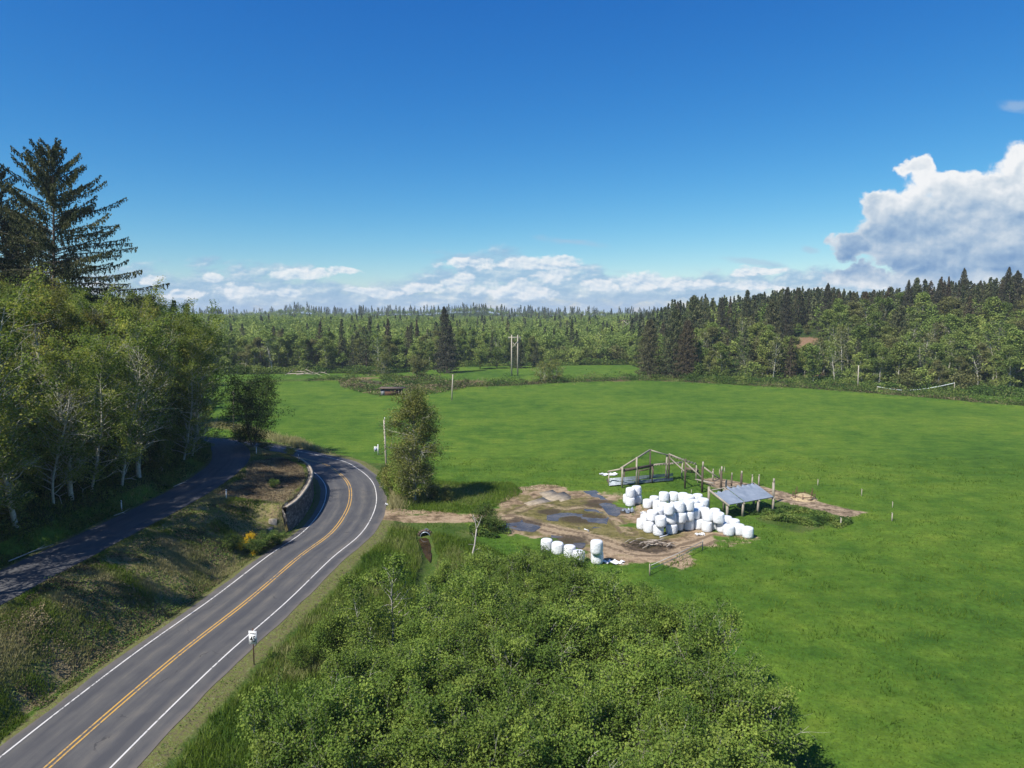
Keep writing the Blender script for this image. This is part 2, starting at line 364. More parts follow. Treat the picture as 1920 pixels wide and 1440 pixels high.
# zone masks (real surface cover)
def PG(*pts): return [G(*p) for p in pts]
YARD = PG((722,962),(720,985),(800,980),(905,983),(950,1000),(1010,1018),(1080,1034),(1130,1046),(1200,1054),(1250,1052),(1285,1032),(1340,1016),(1380,1003),(1300,990),(1230,1000),(1195,985),(1190,960),(1165,948),(1140,925),(1085,918),(1040,914),(985,922),(965,938),(940,957),(905,964),(880,968))
HAYS = PG((1318,898),(1345,897),(1390,905),(1430,913),(1490,928),(1560,948),(1625,962),(1590,972),(1540,958),(1480,945),(1440,935),(1390,925),(1330,912))
MOSS = PG((905,972),(1000,925),(1100,930),(1190,985),(1290,1000),(1250,1040),(1100,1025))
dm, sm, _ = polydist(gxr, gyr, MAIN_L); du, su, _ = polydist(gxr, gyr, UP_L)
nz = fnoise(gxr, gyr, 6, 8); nz2 = fnoise(gxr, gyr, 2.2, 9)
near = gyr < 140
dirt = polymask(gxr, gyr, YARD, 3.2)*near
dirt = np.clip(dirt+((nz-0.5)*1.6+(nz2-.5)*.8)*(dirt > 0.01)*(dirt < 0.99), 0, 1)
track = np.exp(-(polydist(gxr, gyr, PG((705,972),(780,974),(900,973),(960,985)))[0]/1.6)**4)
dirt = np.maximum(dirt, track)
verge = np.where(sm > 0, np.exp(-(np.maximum(dm-5.2, 0)/1.6)**2), np.exp(-(np.maximum(dm-4.2, 0)/0.8)**2))
verge = np.maximum(verge, np.exp(-(np.maximum(du-2.7, 0)/0.6)**2)*(gyr > -60)*(sm < 0))
hay = polymask(gxr, gyr, HAYS, 1.2)*near
ed = edge_depth(gxr, gyr); q = gyr-ed
forest = sstep(q, -1, 4)*(gyr > 100)
forest = np.maximum(forest, ((su < 0) & (sm < 0) & (du > 5))*sstep(du, 3.2, 7)*(1-sstep(gyr, 128, 145)))
forest = np.maximum(forest, ((gxr < -0.47*gyr) & (gyr > 150) & (gyr < 300))*0.0)
bank = ((sm < 0) & (su > 0))*sstep(dm, 4.6, 6.0)*sstep(du, 2.6, 3.2)
dc, sc, _ = polydist(gxr, gyr, CREEK)
creekb = np.exp(-(dc/6.0)**2)*(gyr > 150)
rough = np.where((sm > 0) & (gyr < 120), 1-sstep(dm+(nz-0.5)*3, 8, 12), 0)
dth = polydist(gxr, gyr, DITCH)[0]
rough = np.maximum(rough, (sstep(-dth, -9, -3))*near)
rough = np.maximum(rough, polymask(gxr, gyr, [(-22, 20), (17, 20), (17, 44), (5, 68), (-14, 80), (-18, 60)], 3)*(sm > 0))
rough = np.maximum(rough, polymask(gxr, gyr, PG((1440,940),(1520,948),(1590,975),(1500,1000),(1420,975)), 2)*near)
barea = polymask(gxr, gyr, [(-36, 82), (-27.5, 82), (-28.5, 94), (-31, 101), (-36, 107), (-39, 100), (-36, 92)], 1.5)
moss = polymask(gxr, gyr, MOSS, 3)
m1 = np.stack([dirt, np.clip(verge, 0, 1), hay, np.ones_like(dirt)], 1)
m2 = np.stack([forest, bank, np.clip(np.maximum(rough, creekb), 0, 1), np.ones_like(dirt)], 1)
redb = np.zeros_like(gxr)
for (uu, vv, rr) in ((1150,714,8),(1440,712,6),(1525,712,5),(880,716,8),(690,710,6),(760,712,6),(1250,715,5),(1500,632,9),(1180,708,5)):
    bx, by = G(uu, vv) if vv > 650 else (131.0, 316.0); redb = np.maximum(redb, np.exp(-(((gxr-bx)/rr)**2+((gyr-by)/(rr*0.9))**2)))
RUT1 = spline(PG((905,976),(960,972),(1000,985),(1050,996),(1110,1008),(1160,1026),(1220,1038),(1300,1022),(1345,1006)), 1.0); RUT2 = spline(PG((960,962),(1010,946),(1060,955),(1100,950),(1140,965),(1180,1000)), 1.0)
ruta = np.exp(-((polydist(gxr, gyr, RUT1)[0]-.8)/.45)**2)+.8*np.exp(-((polydist(gxr, gyr, RUT2)[0]-.8)/.45)**2)
arc = np.maximum(np.exp(-(polydist(gxr, gyr, RUT1)[0]/2.2)**2), .6*np.exp(-(polydist(gxr, gyr, RUT2)[0]/1.5)**2)); mud = np.zeros_like(gxr)
for (uu, vv, rr) in ((1130,945,3.2),(1090,972,3.8),(975,982,3.6),(1065,1012,3.0),(1215,1024,3.4),(1165,958,2.4),(1030,960,2)):
    bx, by = G(uu, vv); mud = np.maximum(mud, np.exp(-(((gxr-bx)/rr)**2+((gyr-by)/(rr*.8))**2)))
m4 = np.stack([np.clip(arc, 0, 1), mud, np.clip(ruta, 0, 1), np.ones_like(dirt)], 1)
m3 = np.stack([barea, moss, redb, np.ones_like(dirt)], 1)

def new_mat(name):
    m = bpy.data.materials.new(name); m.use_nodes = True; m.node_tree.nodes.clear(); return m, NT(m.node_tree)
def finish(n, col, rough=0.9, spec=0.2, bump=None, bstr=0.3, bdist=0.05, metal=0.0, trans=None):
    b = n.n('ShaderNodeBsdfPrincipled'); n.set(b.inputs['Base Color'], col); n.set(b.inputs['Roughness'], rough)
    b.inputs['Specular IOR Level'].default_value = spec; b.inputs['Metallic'].default_value = metal
    if bump is not None:
        bn = n.n('ShaderNodeBump'); n.set(bn.inputs['Height'], bump); bn.inputs['Strength'].default_value = bstr; bn.inputs['Distance'].default_value = bdist
        n.L.new(bn.outputs[0], b.inputs['Normal'])
    out = n.n('ShaderNodeOutputMaterial'); s = b.outputs[0]
    if trans is not None:
        t = n.n('ShaderNodeBsdfTranslucent'); n.set(t.inputs[0], trans[1]); mx_ = n.n('ShaderNodeMixShader'); mx_.inputs[0].default_value = trans[0]
        n.L.new(s, mx_.inputs[1]); n.L.new(t.outputs[0], mx_.inputs[2]); s = mx_.outputs[0]
    n.L.new(s, out.inputs[0]); return b
def grass_col(n, pos):
    a = n.noise(pos, 0.028, 5, 0.6); b = n.noise(pos, 0.22, 5, 0.65); c = n.noise(pos, 1.7, 6, 0.7)
    st = n.noise(n.vm('MULTIPLY', pos, (0.35, 1.0, 1.0)), 0.5, 4, 0.6)
    f = n.m('ADD', n.m('MULTIPLY', a, 0.40), n.m('MULTIPLY', b, 0.42)); f = n.m('ADD', f, n.m('MULTIPLY', st, 0.24)); f = n.m('SUBTRACT', f, 0.03)
    base = n.ramp(f, [(0.34, (0.033, 0.082, 0.011)), (0.45, (0.058, 0.120, 0.014)), (0.54, (0.090, 0.154, 0.018)), (0.68, (0.138, 0.190, 0.024))])
    c2 = n.noise(pos, 7.0, 4, 0.7); c3 = n.noise(pos, 0.65, 4, 0.7); det = n.m('MULTIPLY', n.m('MULTIPLY', n.lin(c, 0.3, 0.7, 0.74, 1.26), n.lin(c2, 0.3, 0.7, 0.84, 1.16)), n.lin(c3, 0.3, 0.7, 0.84, 1.16))
    return n.mix(1.0, base, n.xyz(det, det, det), 'MULTIPLY'), c
gm, n = new_mat("ground_cover")
pos = n.n('ShaderNodeTexCoord').outputs['Object']
gc, gn = grass_col(n, pos)
A1, A2, A3 = n.attr('m1'), n.attr('m2'), n.attr('m3')
d_, v_, h_ = n.sep(A1.outputs['Vector']); fo, ba, ro = n.sep(A2.outputs['Vector']); bar, mo, rb = n.sep(A3.outputs['Vector'])
nb = n.noise(pos, 0.9, 8, 0.7); nf = n.noise(pos, 3.5, 6, 0.7); nl = n.noise(pos, 0.25, 5, 0.6); nff = n.noise(pos, 12.0, 4, 0.7)
nb5 = n.m('SUBTRACT', nb, 0.5)
def msk(a, k=1.3): return n.ss(n.m('ADD', a, n.m('MULTIPLY', nb5, k)), 0.35, 0.6)
roughc = n.ramp(n.m('ADD', n.m('MULTIPLY', nl, 0.5), n.m('MULTIPLY', nf, 0.5)), [(0.32, (0.018, 0.045, 0.008)), (0.45, (0.045, 0.085, 0.014)), (0.56, (0.085, 0.115, 0.028)), (0.68, (0.19, 0.165, 0.075))])
col = n.mix(msk(ro), gc, roughc)
bankc = n.ramp(n.m('ADD', n.m('MULTIPLY', nb, 0.5), n.m('MULTIPLY', nf, 0.5)), [(0.32, (0.06, 0.08, 0.02)), (0.44, (0.15, 0.15, 0.045)), (0.52, (0.25, 0.205, 0.10)), (0.60, (0.13, 0.095, 0.06)), (0.70, (0.30, 0.24, 0.14))])
col = n.mix(msk(ba, 0.6), col, bankc)
brown = n.ramp(nf, [(0.3, (0.06, 0.042, 0.028)), (0.5, (0.16, 0.115, 0.07)), (0.7, (0.27, 0.205, 0.135))])
col = n.mix(msk(bar, 0.9), col, brown)
forc = n.ramp(n.m('ADD', n.m('MULTIPLY', nl, 0.55), n.m('MULTIPLY', nf, 0.45)), [(0.35, (0.014, 0.026, 0.008)), (0.5, (0.03, 0.055, 0.012)), (0.65, (0.07, 0.06, 0.03))])
col = n.mix(msk(fo, 0.5), col, forc)
redc = n.ramp(nf, [(0.3, (0.12, 0.075, 0.045)), (0.7, (0.27, 0.175, 0.11))])
col = n.mix(msk(rb, 1.2), col, redc)
verc = n.ramp(nf, [(0.28, (0.06, 0.06, 0.035)), (0.45, (0.14, 0.125, 0.06)), (0.55, (0.12, 0.145, 0.03)), (0.72, (0.24, 0.215, 0.16))])
col = n.mix(msk(v_, 0.8), col, verc)
dsel = n.m('ADD', n.m('MULTIPLY', nl, 0.45), n.m('MULTIPLY', nb, 0.55))
dirtc = n.ramp(dsel, [(0.33, (0.06, 0.042, 0.025)), (0.42, (0.13, 0.092, 0.055)), (0.48, (0.25, 0.18, 0.11)), (0.54, (0.36, 0.265, 0.17)), (0.68, (0.44, 0.34, 0.23))])
mossc = n.ramp(nb, [(0.35, (0.06, 0.055, 0.02)), (0.5, (0.13, 0.12, 0.035)), (0.65, (0.20, 0.165, 0.07))])
dirtc = n.mix(n.m('MULTIPLY', n.ss(n.m('ADD', mo, n.m('MULTIPLY', n.m('SUBTRACT', nl, 0.5), 3.4)), 0.35, 0.75), 0.9), dirtc, mossc)
ar_, mu_, ru_ = n.sep(n.attr('m4').outputs['Vector'])
dirtc = n.mix(n.m('MULTIPLY', n.ss(n.m('ADD', ar_, n.m('MULTIPLY', nb5, 1.3)), .35, .75), .85), dirtc, n.ramp(nf, [(.3, (.24, .175, .11)), (.65, (.43, .325, .215))]))
dirtc = n.mix(n.m('MULTIPLY', n.ss(n.m('ADD', ru_, n.m('MULTIPLY', nb5, 1.6)), .45, .75), .7), dirtc, (.10, .07, .045))
dirtc = n.mix(n.m('MULTIPLY', n.ss(n.m('ADD', mu_, n.m('MULTIPLY', nb5, 1.4)), .35, .7), .85), dirtc, (.055, .042, .030))
col = n.mix(msk(d_, 0.9), col, dirtc)
hayc = n.ramp(nb, [(0.38, (0.07, 0.05, 0.033)), (0.47, (0.19, 0.14, 0.09)), (0.58, (0.36, 0.27, 0.18)), (0.7, (0.42, 0.33, 0.22))])
col = n.mix(msk(h_, 0.9), col, hayc)
hsum = n.m('ADD', n.m('MULTIPLY', nf, 0.5), n.m('ADD', n.m('MULTIPLY', gn, 1.2), n.m('MULTIPLY', nff, 0.25)))
finish(n, col, 0.95, 0.08, hsum, 0.6, 0.30)
me = mesh_of("ground", np.stack([gxr, gyr, gz], 1), Qg, gm, smooth=True, attrs={'m1': ('FLOAT_COLOR', m1), 'm2': ('FLOAT_COLOR', m2), 'm3': ('FLOAT_COLOR', m3), 'm4': ('FLOAT_COLOR', m4)})
tag(obj("ground", me), kind='structure')

def ribbon(name, L, offs, dz, mat, zf, kind='structure', label=None, nlat=None):
    L = np.asarray(L); T = np.gradient(L, axis=0); T /= np.linalg.norm(T, axis=1, keepdims=True); N = np.stack([T[:, 1], -T[:, 0]], 1)
    V = []; lat = []; lon = []
    s = np.concatenate([[0], np.cumsum(np.linalg.norm(np.diff(L, axis=0), axis=1))])
    for o in offs:
        oo = o(s) if callable(o) else np.full(len(L), o)
        p = L+N*oo[:, None]; V.append(np.column_stack([p, zf(p[:, 0], p[:, 1], L)+dz])); lat.append(oo); lon.append(s)
    V = np.stack(V, 1); m = len(offs); k = len(L)
    i = (np.arange(k-1)[:, None]*m+np.arange(m-1)[None]).ravel(); Q = np.stack([i, i+1, i+m+1, i+m], 1)
    lat = np.stack(lat, 1).ravel(); lon = np.stack(lon, 1).ravel()
    me = mesh_of(name, V.reshape(-1, 3), Q, mat, smooth=True, attrs={'lat': ('FLOAT', lat), 'lon': ('FLOAT', lon)})
    return tag(obj(name, me), kind=kind)
def road_mat(name, dark, light, warm, lanes):
    m, n = new_mat(name)
    lat = n.attr('lat').outputs['Fac']; lon = n.attr('lon').outputs['Fac']
    v = n.xyz(n.m('MULTIPLY', lat, 1.0), n.m('MULTIPLY', lon, 0.05), 0.0)
    pos = n.n('ShaderNodeTexCoord').outputs['Object']
    st = n.noise(v, 1.1, 4, 0.5); st2 = n.noise(n.xyz(lat, n.m('MULTIPLY', lon, 0.12), 3.0), 2.8, 4, 0.6); fine = n.noise(pos, 22, 4, 0.8); blot = n.noise(pos, 0.5, 5, 0.6)
    if lanes:   # dark wheel paths either side of each lane centre
        q_ = n.m('COSINE', n.m('MULTIPLY', n.m('SUBTRACT', n.m('ABSOLUTE', lat), 0.9), 2*math.pi/1.75))
        f = n.m('ADD', n.m('MULTIPLY', q_, -0.07), n.m('ADD', n.m('MULTIPLY', st, 0.5), n.m('MULTIPLY', st2, 0.35)))
    else: f = n.m('ADD', n.m('MULTIPLY', st, 0.45), n.m('MULTIPLY', st2, 0.45))
    f = n.m('ADD', f, n.m('MULTIPLY', n.m('SUBTRACT', blot, 0.5), 0.3))
    c = n.ramp(f, [(0.30, dark), (0.48, light), (0.66, warm)])
    g = n.lin(fine, 0.2, 0.8, 0.82, 1.18); c = n.mix(1.0, c, n.xyz(g, g, g), 'MULTIPLY')
    if lanes:   # dirty shoulder
        sh = n.ss(n.m('ADD', n.m('ABSOLUTE', n.m('SUBTRACT', lat, 0.45)), n.m('MULTIPLY', n.m('SUBTRACT', blot, 0.5), 1.5)), 3.9, 4.9)
        c = n.mix(n.m('MULTIPLY', sh, 0.6), c, (0.155, 0.132, 0.11))
        vo = n.n('ShaderNodeTexVoronoi', feature='DISTANCE_TO_EDGE'); n.set(vo.inputs['Vector'], n.vm('ADD', pos, n.noise(pos, 0.8, 3, 0.6, 0, True))); vo.inputs['Scale'].default_value = 0.16
        ck = n.m('MULTIPLY', n.m('SUBTRACT', 1.0, n.ss(vo.outputs[0], 0.003, 0.009)), n.ss(blot, 0.5, 0.62))
        c = n.mix(n.m('MULTIPLY', ck, 0.7), c, (0.03, 0.03, 0.032))
    finish(n, c, 0.85, 0.3, fine, 0.25, 0.01); return m
mr = road_mat("asphalt", (0.060, 0.060, 0.064), (0.090, 0.087, 0.084), (0.145, 0.130, 0.110), True)
mu = road_mat("side_asphalt", (0.055, 0.055, 0.060), (0.078, 0.078, 0.080), (0.11, 0.106, 0.098), False)
def jig(a, amp, s0, seed): return lambda s: a+amp*(fnoise(s, s*0, s0, seed)-0.5)
zmain = lambda x, y, L: np.full(len(x), ZM)
ribbon("road", MAIN_L, [jig(-4.15, 0.35, 3, 1), -3.2, -2.4, -1.6, -0.8, 0.0, 0.8, 1.6, 2.4, 3.2, 4.2, jig(5.1, 0.4, 3, 2)], 0.03, mr, zmain)
zup = lambda x, y, L: upz(L[:, 1])
ribbon("side_road", UP_L, [jig(-2.65, 0.3, 4, 4), -1.6, -0.8, 0.0, 0.8, 1.6, jig(2.7, 0.3, 4, 5)], 0.05, mu, zup)
def paint_mat(name, c, wear):
    m, n = new_mat(name); pos = n.n('ShaderNodeTexCoord').outputs['Object']
    f = n.noise(pos, 3.0, 8, 0.75); g = n.noise(pos, 0.25, 3, 0.5); f = n.ss(n.m('ADD', f, n.m('MULTIPLY', n.m('SUBTRACT', g, 0.5), 0.5)), wear, wear+0.12)
    finish(n, n.mix(f, (0.15, 0.145, 0.14), c), 0.7, 0.3); return m
m_white = paint_mat("road_paint_white", (0.60, 0.58, 0.55), 0.36); m_yel = paint_mat("road_paint_yellow", (0.52, 0.30, 0.06), 0.37)
for nm, o, wd, m in (("edge_line", -3.42, 0.115, m_white), ("edge_line", 3.62, 0.115, m_white), ("centre_line", -0.16, 0.12, m_yel), ("centre_line", 0.16, 0.12, m_yel)):
    ribbon(nm, MAIN_L, [o-wd/2, o+wd/2], 0.036, m, zmain)

# ------------------------------------------------------------------ plant materials
def leaf_mat(name, dark, mid, light, rnd=0.25, tr=0.25, accent=None):
    m, n = new_mat(name); oi = n.n('ShaderNodeObjectInfo').outputs['Random']; t = n.attr('tint').outputs['Fac']
    f = n.m('ADD', n.m('MULTIPLY', t, 1.0), n.m('MULTIPLY', n.m('SUBTRACT', oi, 0.5), rnd))
    c = n.ramp(f, [(0.08, dark), (0.5, mid), (0.92, light)])
    oi2 = n.m('FRACT', n.m('MULTIPLY', oi, 7.31)); g = n.lin(oi2, 0, 1, 0.82, 1.18)
    c = n.mix(1.0, c, n.xyz(g, g, n.m('MULTIPLY', g, 1.0)), 'MULTIPLY')
    if accent: c = n.mix(n.m('MULTIPLY', n.ss(n.m('FRACT', n.m('MULTIPLY', oi, 13.7)), 0.55, 0.95), 0.75), c, accent)
    finish(n, c, 0.75, 0.12, trans=(tr, n.mix(1.0, c, (1.25, 1.3, 0.6), 'MULTIPLY'))); return m
def bark_mat(name, a, b, scale=6):
    m, n = new_mat(name); pos = n.n('ShaderNodeTexCoord').outputs['Object']; f = n.noise(pos, scale, 6, 0.7)
    finish(n, n.ramp(f, [(0.35, a), (0.62, b)]), 0.9, 0.1, f, 0.5, 0.03); return m
L_alder = leaf_mat("leaf_alder", (0.068, 0.113, 0.026), (0.180, 0.235, 0.053), (0.379, 0.371, 0.097), 0.3, 0.42, (0.15, 0.12, 0.03))
L_far = leaf_mat("leaf_wood", (0.080, 0.125, 0.030), (0.164, 0.224, 0.052), (0.283, 0.319, 0.086), 0.45, 0.22, (0.16, 0.145, 0.062))
L_con = leaf_mat("needle_conifer", (0.028, 0.040, 0.018), (0.062, 0.078, 0.032), (0.138, 0.140, 0.061), 0.35, 0.10, (0.075, 0.052, 0.032))
L_spr = leaf_mat("needle_spruce", (0.030, 0.041, 0.018), (0.068, 0.081, 0.033), (0.144, 0.139, 0.059), 0.1, 0.10)
L_thk = leaf_mat("leaf_thicket", (0.061, 0.109, 0.020), (0.132, 0.199, 0.033), (0.238, 0.299, 0.059), 0.22, 0.30)
L_dark = leaf_mat("leaf_dark", (0.014, 0.031, 0.010), (0.036, 0.067, 0.016), (0.090, 0.132, 0.029), 0.2, 0.22)
L_wil = leaf_mat("leaf_willow", (0.062, 0.089, 0.022), (0.154, 0.178, 0.046), (0.293, 0.275, 0.077), 0.1, 0.28)
L_bram = leaf_mat("leaf_bramble", (0.024, 0.052, 0.012), (0.063, 0.113, 0.021), (0.173, 0.210, 0.048), 0.1, 0.22)
L_dry = leaf_mat("dry_scrub", (0.066, 0.050, 0.034), (0.156, 0.120, 0.066), (0.312, 0.252, 0.144), 0.1, 0.1)
L_gorse = leaf_mat("broom_flower", (0.20, 0.17, 0.02), (0.80, 0.52, 0.02), (0.88, 0.62, 0.03), 0.05, 0.2)
B_pale = bark_mat("bark_pale", (0.26, 0.25, 0.20), (0.52, 0.50, 0.42), 4)
B_brown = bark_mat("bark_brown", (0.07, 0.055, 0.04), (0.17, 0.14, 0.11), 5)
B_dead = bark_mat("bark_dead", (0.28, 0.25, 0.21), (0.50, 0.47, 0.42), 5)
M_blade = leaf_mat("grass_blade", (0.052, 0.110, 0.013), (0.121, 0.179, 0.021), (0.33, 0.30, 0.155), 0.0, 0.3)

# ------------------------------------------------------------------ plant geometry
def unit(v): return v/(np.linalg.norm(v, axis=-1, keepdims=True)+1e-9)
def leaves(C, size, g, asp=0.6, axis=None, flat=0.0):
    """diamond leaf faces at centres C"""
    C = np.asarray(C, float); n_ = len(C); a = g.normal(size=(n_, 3))
    if axis is not None: a = a*0.35+np.asarray(axis)
    a = unit(a); b = g.normal(size=(n_, 3)); nrm = unit(np.cross(a, b))
    if flat: nrm = unit(nrm*(1-flat)+np.array((0, 0, 1.0))*flat*np.sign(nrm[:, 2:3]+1e-6)); b = unit(np.cross(nrm, a)); a = unit(np.cross(b, nrm))
    else: b = unit(np.cross(nrm, a))
    s = (np.asarray(size)*np.ones(n_))[:, None]*0.5
    V = np.stack([C-a*s, C+b*s*asp, C+a*s, C-b*s*asp], 1).reshape(-1, 3)
    return V, np.arange(4*n_).reshape(-1, 4)
def curve(p0, d0, L, n_, g, wig=0.12, grav=0.0, target=None):
    pts = [np.array(p0, float)]; d = unit(np.array(d0, float)); st = L/n_
    for i in range(n_):
        d = unit(d+g.normal(size=3)*wig+np.array((0, 0, grav))); pts.append(pts[-1]+d*st)
    return np.array(pts)
def broadleaf(seed, H, R, base=0.25, nb=34, nleaf=9000, ls=0.16, lean=(0, 0), tr=0.14, trunks=1, up=0.55, droop=0.0, spread=0.33, sub=4, kb=4, bare=0.0, prof=None, wob=0.05):
    """returns (V,Q) wood and (V,Q,tint) leaves for a broadleaved tree"""
    g = np.random.default_rng(seed); WV = []; WQ = []; wn = 0; anchors = []; wts = []; tn = []
    def addw(p, r, k):
        nonlocal wn
        V, Q = tube(p, r, k, False); WV.append(V); WQ.append(Q+wn); wn += len(V)
    for t_ in range(trunks):
        az = g.uniform(0, 6.28) if trunks > 1 else 0; sl_ = 0.28 if trunks > 1 else 0.0
        d0 = np.array((math.cos(az)*sl_+lean[0], math.sin(az)*sl_+lean[1], 1.0))
        h = H*(1 if t_ == 0 else g.uniform(0.7, 0.98)); tp = curve((0, 0, -0.3), d0, h*1.02, 10, g, wob, 0.06)
        tr_ = tr*(1 if trunks == 1 else 0.7)*np.linspace(1, 0.16, 11)**1.0; addw(tp, tr_, 6)
        m = max(4, nb//trunks)
        for i in range(m):
            t = base+(0.99-base)*((i+g.uniform(0, 0.9))/m); ti = t*10; i0 = min(int(ti), 9); p = tp[i0]*(1-(ti-i0))+tp[i0+1]*(ti-i0)
            pf = prof(t) if prof else (math.sin(math.pi*min(1, ((t-base)/(1-base))*0.80+0.18))**0.8)
            L = max(0.5, R*pf*g.uniform(0.65, 1.15)); a = i*2.4+g.normal()*0.5
            d = np.array((math.cos(a), math.sin(a), up*g.uniform(0.4, 1.7)+0.5*t))
            bp = curve(p, d, L, 6, g, 0.16, 0.05-droop); br = max(0.02, tr_[0]*0.38*(1-0.7*t))
            addw(bp, np.linspace(br, br*0.25, 7), kb)
            cl = g.uniform(0.15, 0.85); dead = g.random() < bare
            if not dead: anchors += [bp[j] for j in (3, 4, 5, 6)]; wts += [0.7, 0.9, 1.1, 1.2]; tn += [cl]*4
            for k_ in range(sub):
                j = int(g.integers(2, 6)); dd = unit(bp[j+1]-bp[j])+g.normal(size=3)*0.7; dd[2] = dd[2]*0.6+0.15-droop*2
                sp_ = curve(bp[j], dd, L*g.uniform(0.25, 0.5), 3, g, 0.2, 0.02-droop*2.0); addw(sp_, np.linspace(br*0.4, br*0.12, 4), 3)
                cl2 = np.clip(cl+g.normal()*0.22, 0, 1)
                if not dead: anchors += list(sp_[1:]); wts += [0.8, 1.0, 1.2]; tn += [cl2]*3
    A = np.array(anchors); wts = np.array(wts); tn = np.array(tn)
    k = g.choice(len(A), size=nleaf, p=wts/wts.sum())
    off = g.normal(size=(nleaf, 3))*spread*np.array((1, 1, 0.75)); off[:, 2] -= droop*abs(g.normal(size=nleaf))*3
    C = A[k]+off
    V, Q = leaves(C, ls*g.uniform(0.6, 1.35, nleaf), g, 0.7, flat=0.25)
    tint = np.clip(tn[k]*0.75+g.uniform(0, 0.25, nleaf), 0, 1)
    return (np.concatenate(WV), np.concatenate(WQ)), (V, Q, np.repeat(tint, 4))
def conifer(seed, H, R, nb=110, per=14, ls=0.5, tr=0.25, power=0.8, low=0.06, droop=0.25, ragged=0.25, up_top=0.8):
    g = np.random.default_rng(seed); WV = []; WQ = []; wn = 0; C = []; AX = []; S = []; T = []
    tp = curve((0, 0, -0.4), (0, 0, 1), H+0.2, 10, g, 0.012); V, Q = tube(tp, tr*np.linspace(1, 0.06, 11), 6, False); WV.append(V); WQ.append(Q); wn += len(V)
    for i in range(nb):
        t = low+(1-low)*(((i+g.random())/nb)**0.92); ti = t*10; i0 = min(int(ti), 9); p = tp[i0]*(1-(ti-i0))+tp[i0+1]*(ti-i0)
        L = R*((1-t)**power*(0.55+0.45*min(1, (t-low)*6+0.3)))*g.uniform(1-ragged, 1+ragged*0.6)+0.25; a = i*2.399+g.normal()*0.3
        el = -0.12+up_top*t*t+g.normal()*0.08
        bp = curve(p, (math.cos(a), math.sin(a), el), L, 4, g, 0.06, 0.05)
        V, Q = tube(bp, np.linspace(tr*0.16*(1-t)+0.02, 0.01, 5), 3, False); WV.append(V); WQ.append(Q+wn); wn += len(V)
        m = max(3, int(per*(0.3+0.7*L/R))); s = g.uniform(0.12, 1.0, m)**0.8; idx = s*4; j = np.minimum(idx.astype(int), 3); f = (idx-j)[:, None]
        c = bp[j]*(1-f)+bp[j+1]*f; dirn = unit(bp[-1]-bp[0]); side = np.cross(dirn, (0, 0, 1)); w_ = g.uniform(-1, 1, m)
        c = c+side*(w_*L*0.20*(1.1-s*0.6))[:, None]; c[:, 2] -= abs(g.normal(size=m))*droop*ls*1.2
        ax = side*w_[:, None]*0.6+dirn*0.5+np.array((0, 0, -droop*2.0))
        C.append(c); AX.append(ax); S.append(np.full(m, ls)*g.uniform(0.7, 1.3, m)); T.append(np.clip(g.uniform(0.1, 0.8)+g.normal(size=m)*0.15, 0, 1))
    nt_ = 8; C.append(tp[-1]+np.stack([g.normal(size=nt_)*0.08, g.normal(size=nt_)*0.08, -g.uniform(0, 1.6, nt_)], 1)); AX.append(np.tile((0, 0, 1.0), (nt_, 1))+g.normal(size=(nt_, 3))*0.4); S.append(np.full(nt_, ls*0.8)); T.append(np.full(nt_, 0.4))
    C = np.concatenate(C); V, Q = leaves(C, np.concatenate(S), g, 0.55, axis=np.concatenate(AX))
    return (np.concatenate(WV), np.concatenate(WQ)), (V, Q, np.repeat(np.concatenate(T), 4))
def one_mesh(name, wood, leaf, mb_, ml):
    V = np.concatenate([wood[0], leaf[0]]); Q = np.concatenate([wood[1], leaf[1]+len(wood[0])])
    mi = np.concatenate([np.zeros(len(wood[1]), int), np.ones(len(leaf[1]), int)])
    return mesh_of(name, V, Q, [mb_, ml], mi, np.concatenate([np.full(len(wood[0]), 0.5), leaf[2]]))
def parts(name, wood, leaf, mb_, ml):
    return (mesh_of(name+"_trunk", wood[0], wood[1], mb_, smooth=True), mesh_of(name+"_crown", leaf[0], leaf[1], ml, tint=leaf[2]))
def plant(name, pm, x, y, label, cat, group=None, s=1.0, rz=None, z=None, sz=None, tilt=(0, 0)):
    """a tree with a trunk and a crown of its own; meshes are shared between copies"""
    e = empty(name, (x, y, (zt(x, y) if z is None else z)), random.uniform(0, 6.28) if rz is None else rz)
    e.rotation_euler[0], e.rotation_euler[1] = tilt; e.scale = (s, s, sz or s)
    obj('trunk', pm[0], e); obj('crown', pm[1], e); tag(e, label, cat, group); return e
def scatter(poly, spacing, g, jitter=0.45):
    P_ = np.array(poly); x0, y0 = P_.min(0); x1, y1 = P_.max(0)
    a, b = np.meshgrid(np.arange(x0, x1, spacing), np.arange(y0, y1, spacing)); a = a.ravel()+g.uniform(-jitter, jitter, a.size)*spacing; b = b.ravel()+g.uniform(-jitter, jitter, b.size)*spacing
    k = polymask(a, b, poly, 0.01) > 0.5; return a[k], b[k]
def scrub(name, pts_xy, h, ls, mat, label, cat, g, patch=3.0, seed=1, lo=0.0, n_per=None):
    """low ground cover nobody could count: leaf faces filling a clumpy height field"""
    x, y = pts_xy; c = fnoise(x, y, patch, seed, 3); keep = c > lo; x = x[keep]; y = y[keep]; c = c[keep]
    hh = h*np.clip((c-lo)/(1-lo)*1.8, 0.1, 1.4); z = ts(x, y)+hh*g.uniform(0.0, 1.0, len(x))**0.6
    V, Q = leaves(np.stack([x, y, z], 1), ls*g.uniform(0.6, 1.4, len(x)), g, 0.7, flat=0.3)
    t = np.clip(fnoise(x, y, patch*0.7, seed+5, 2)*1.3-0.15+g.normal(size=len(x))*0.12, 0, 1)
    o = obj(name, mesh_of(name, V, Q, mat, tint=np.repeat(t, 4))); return tag(o, label, cat, kind='stuff')
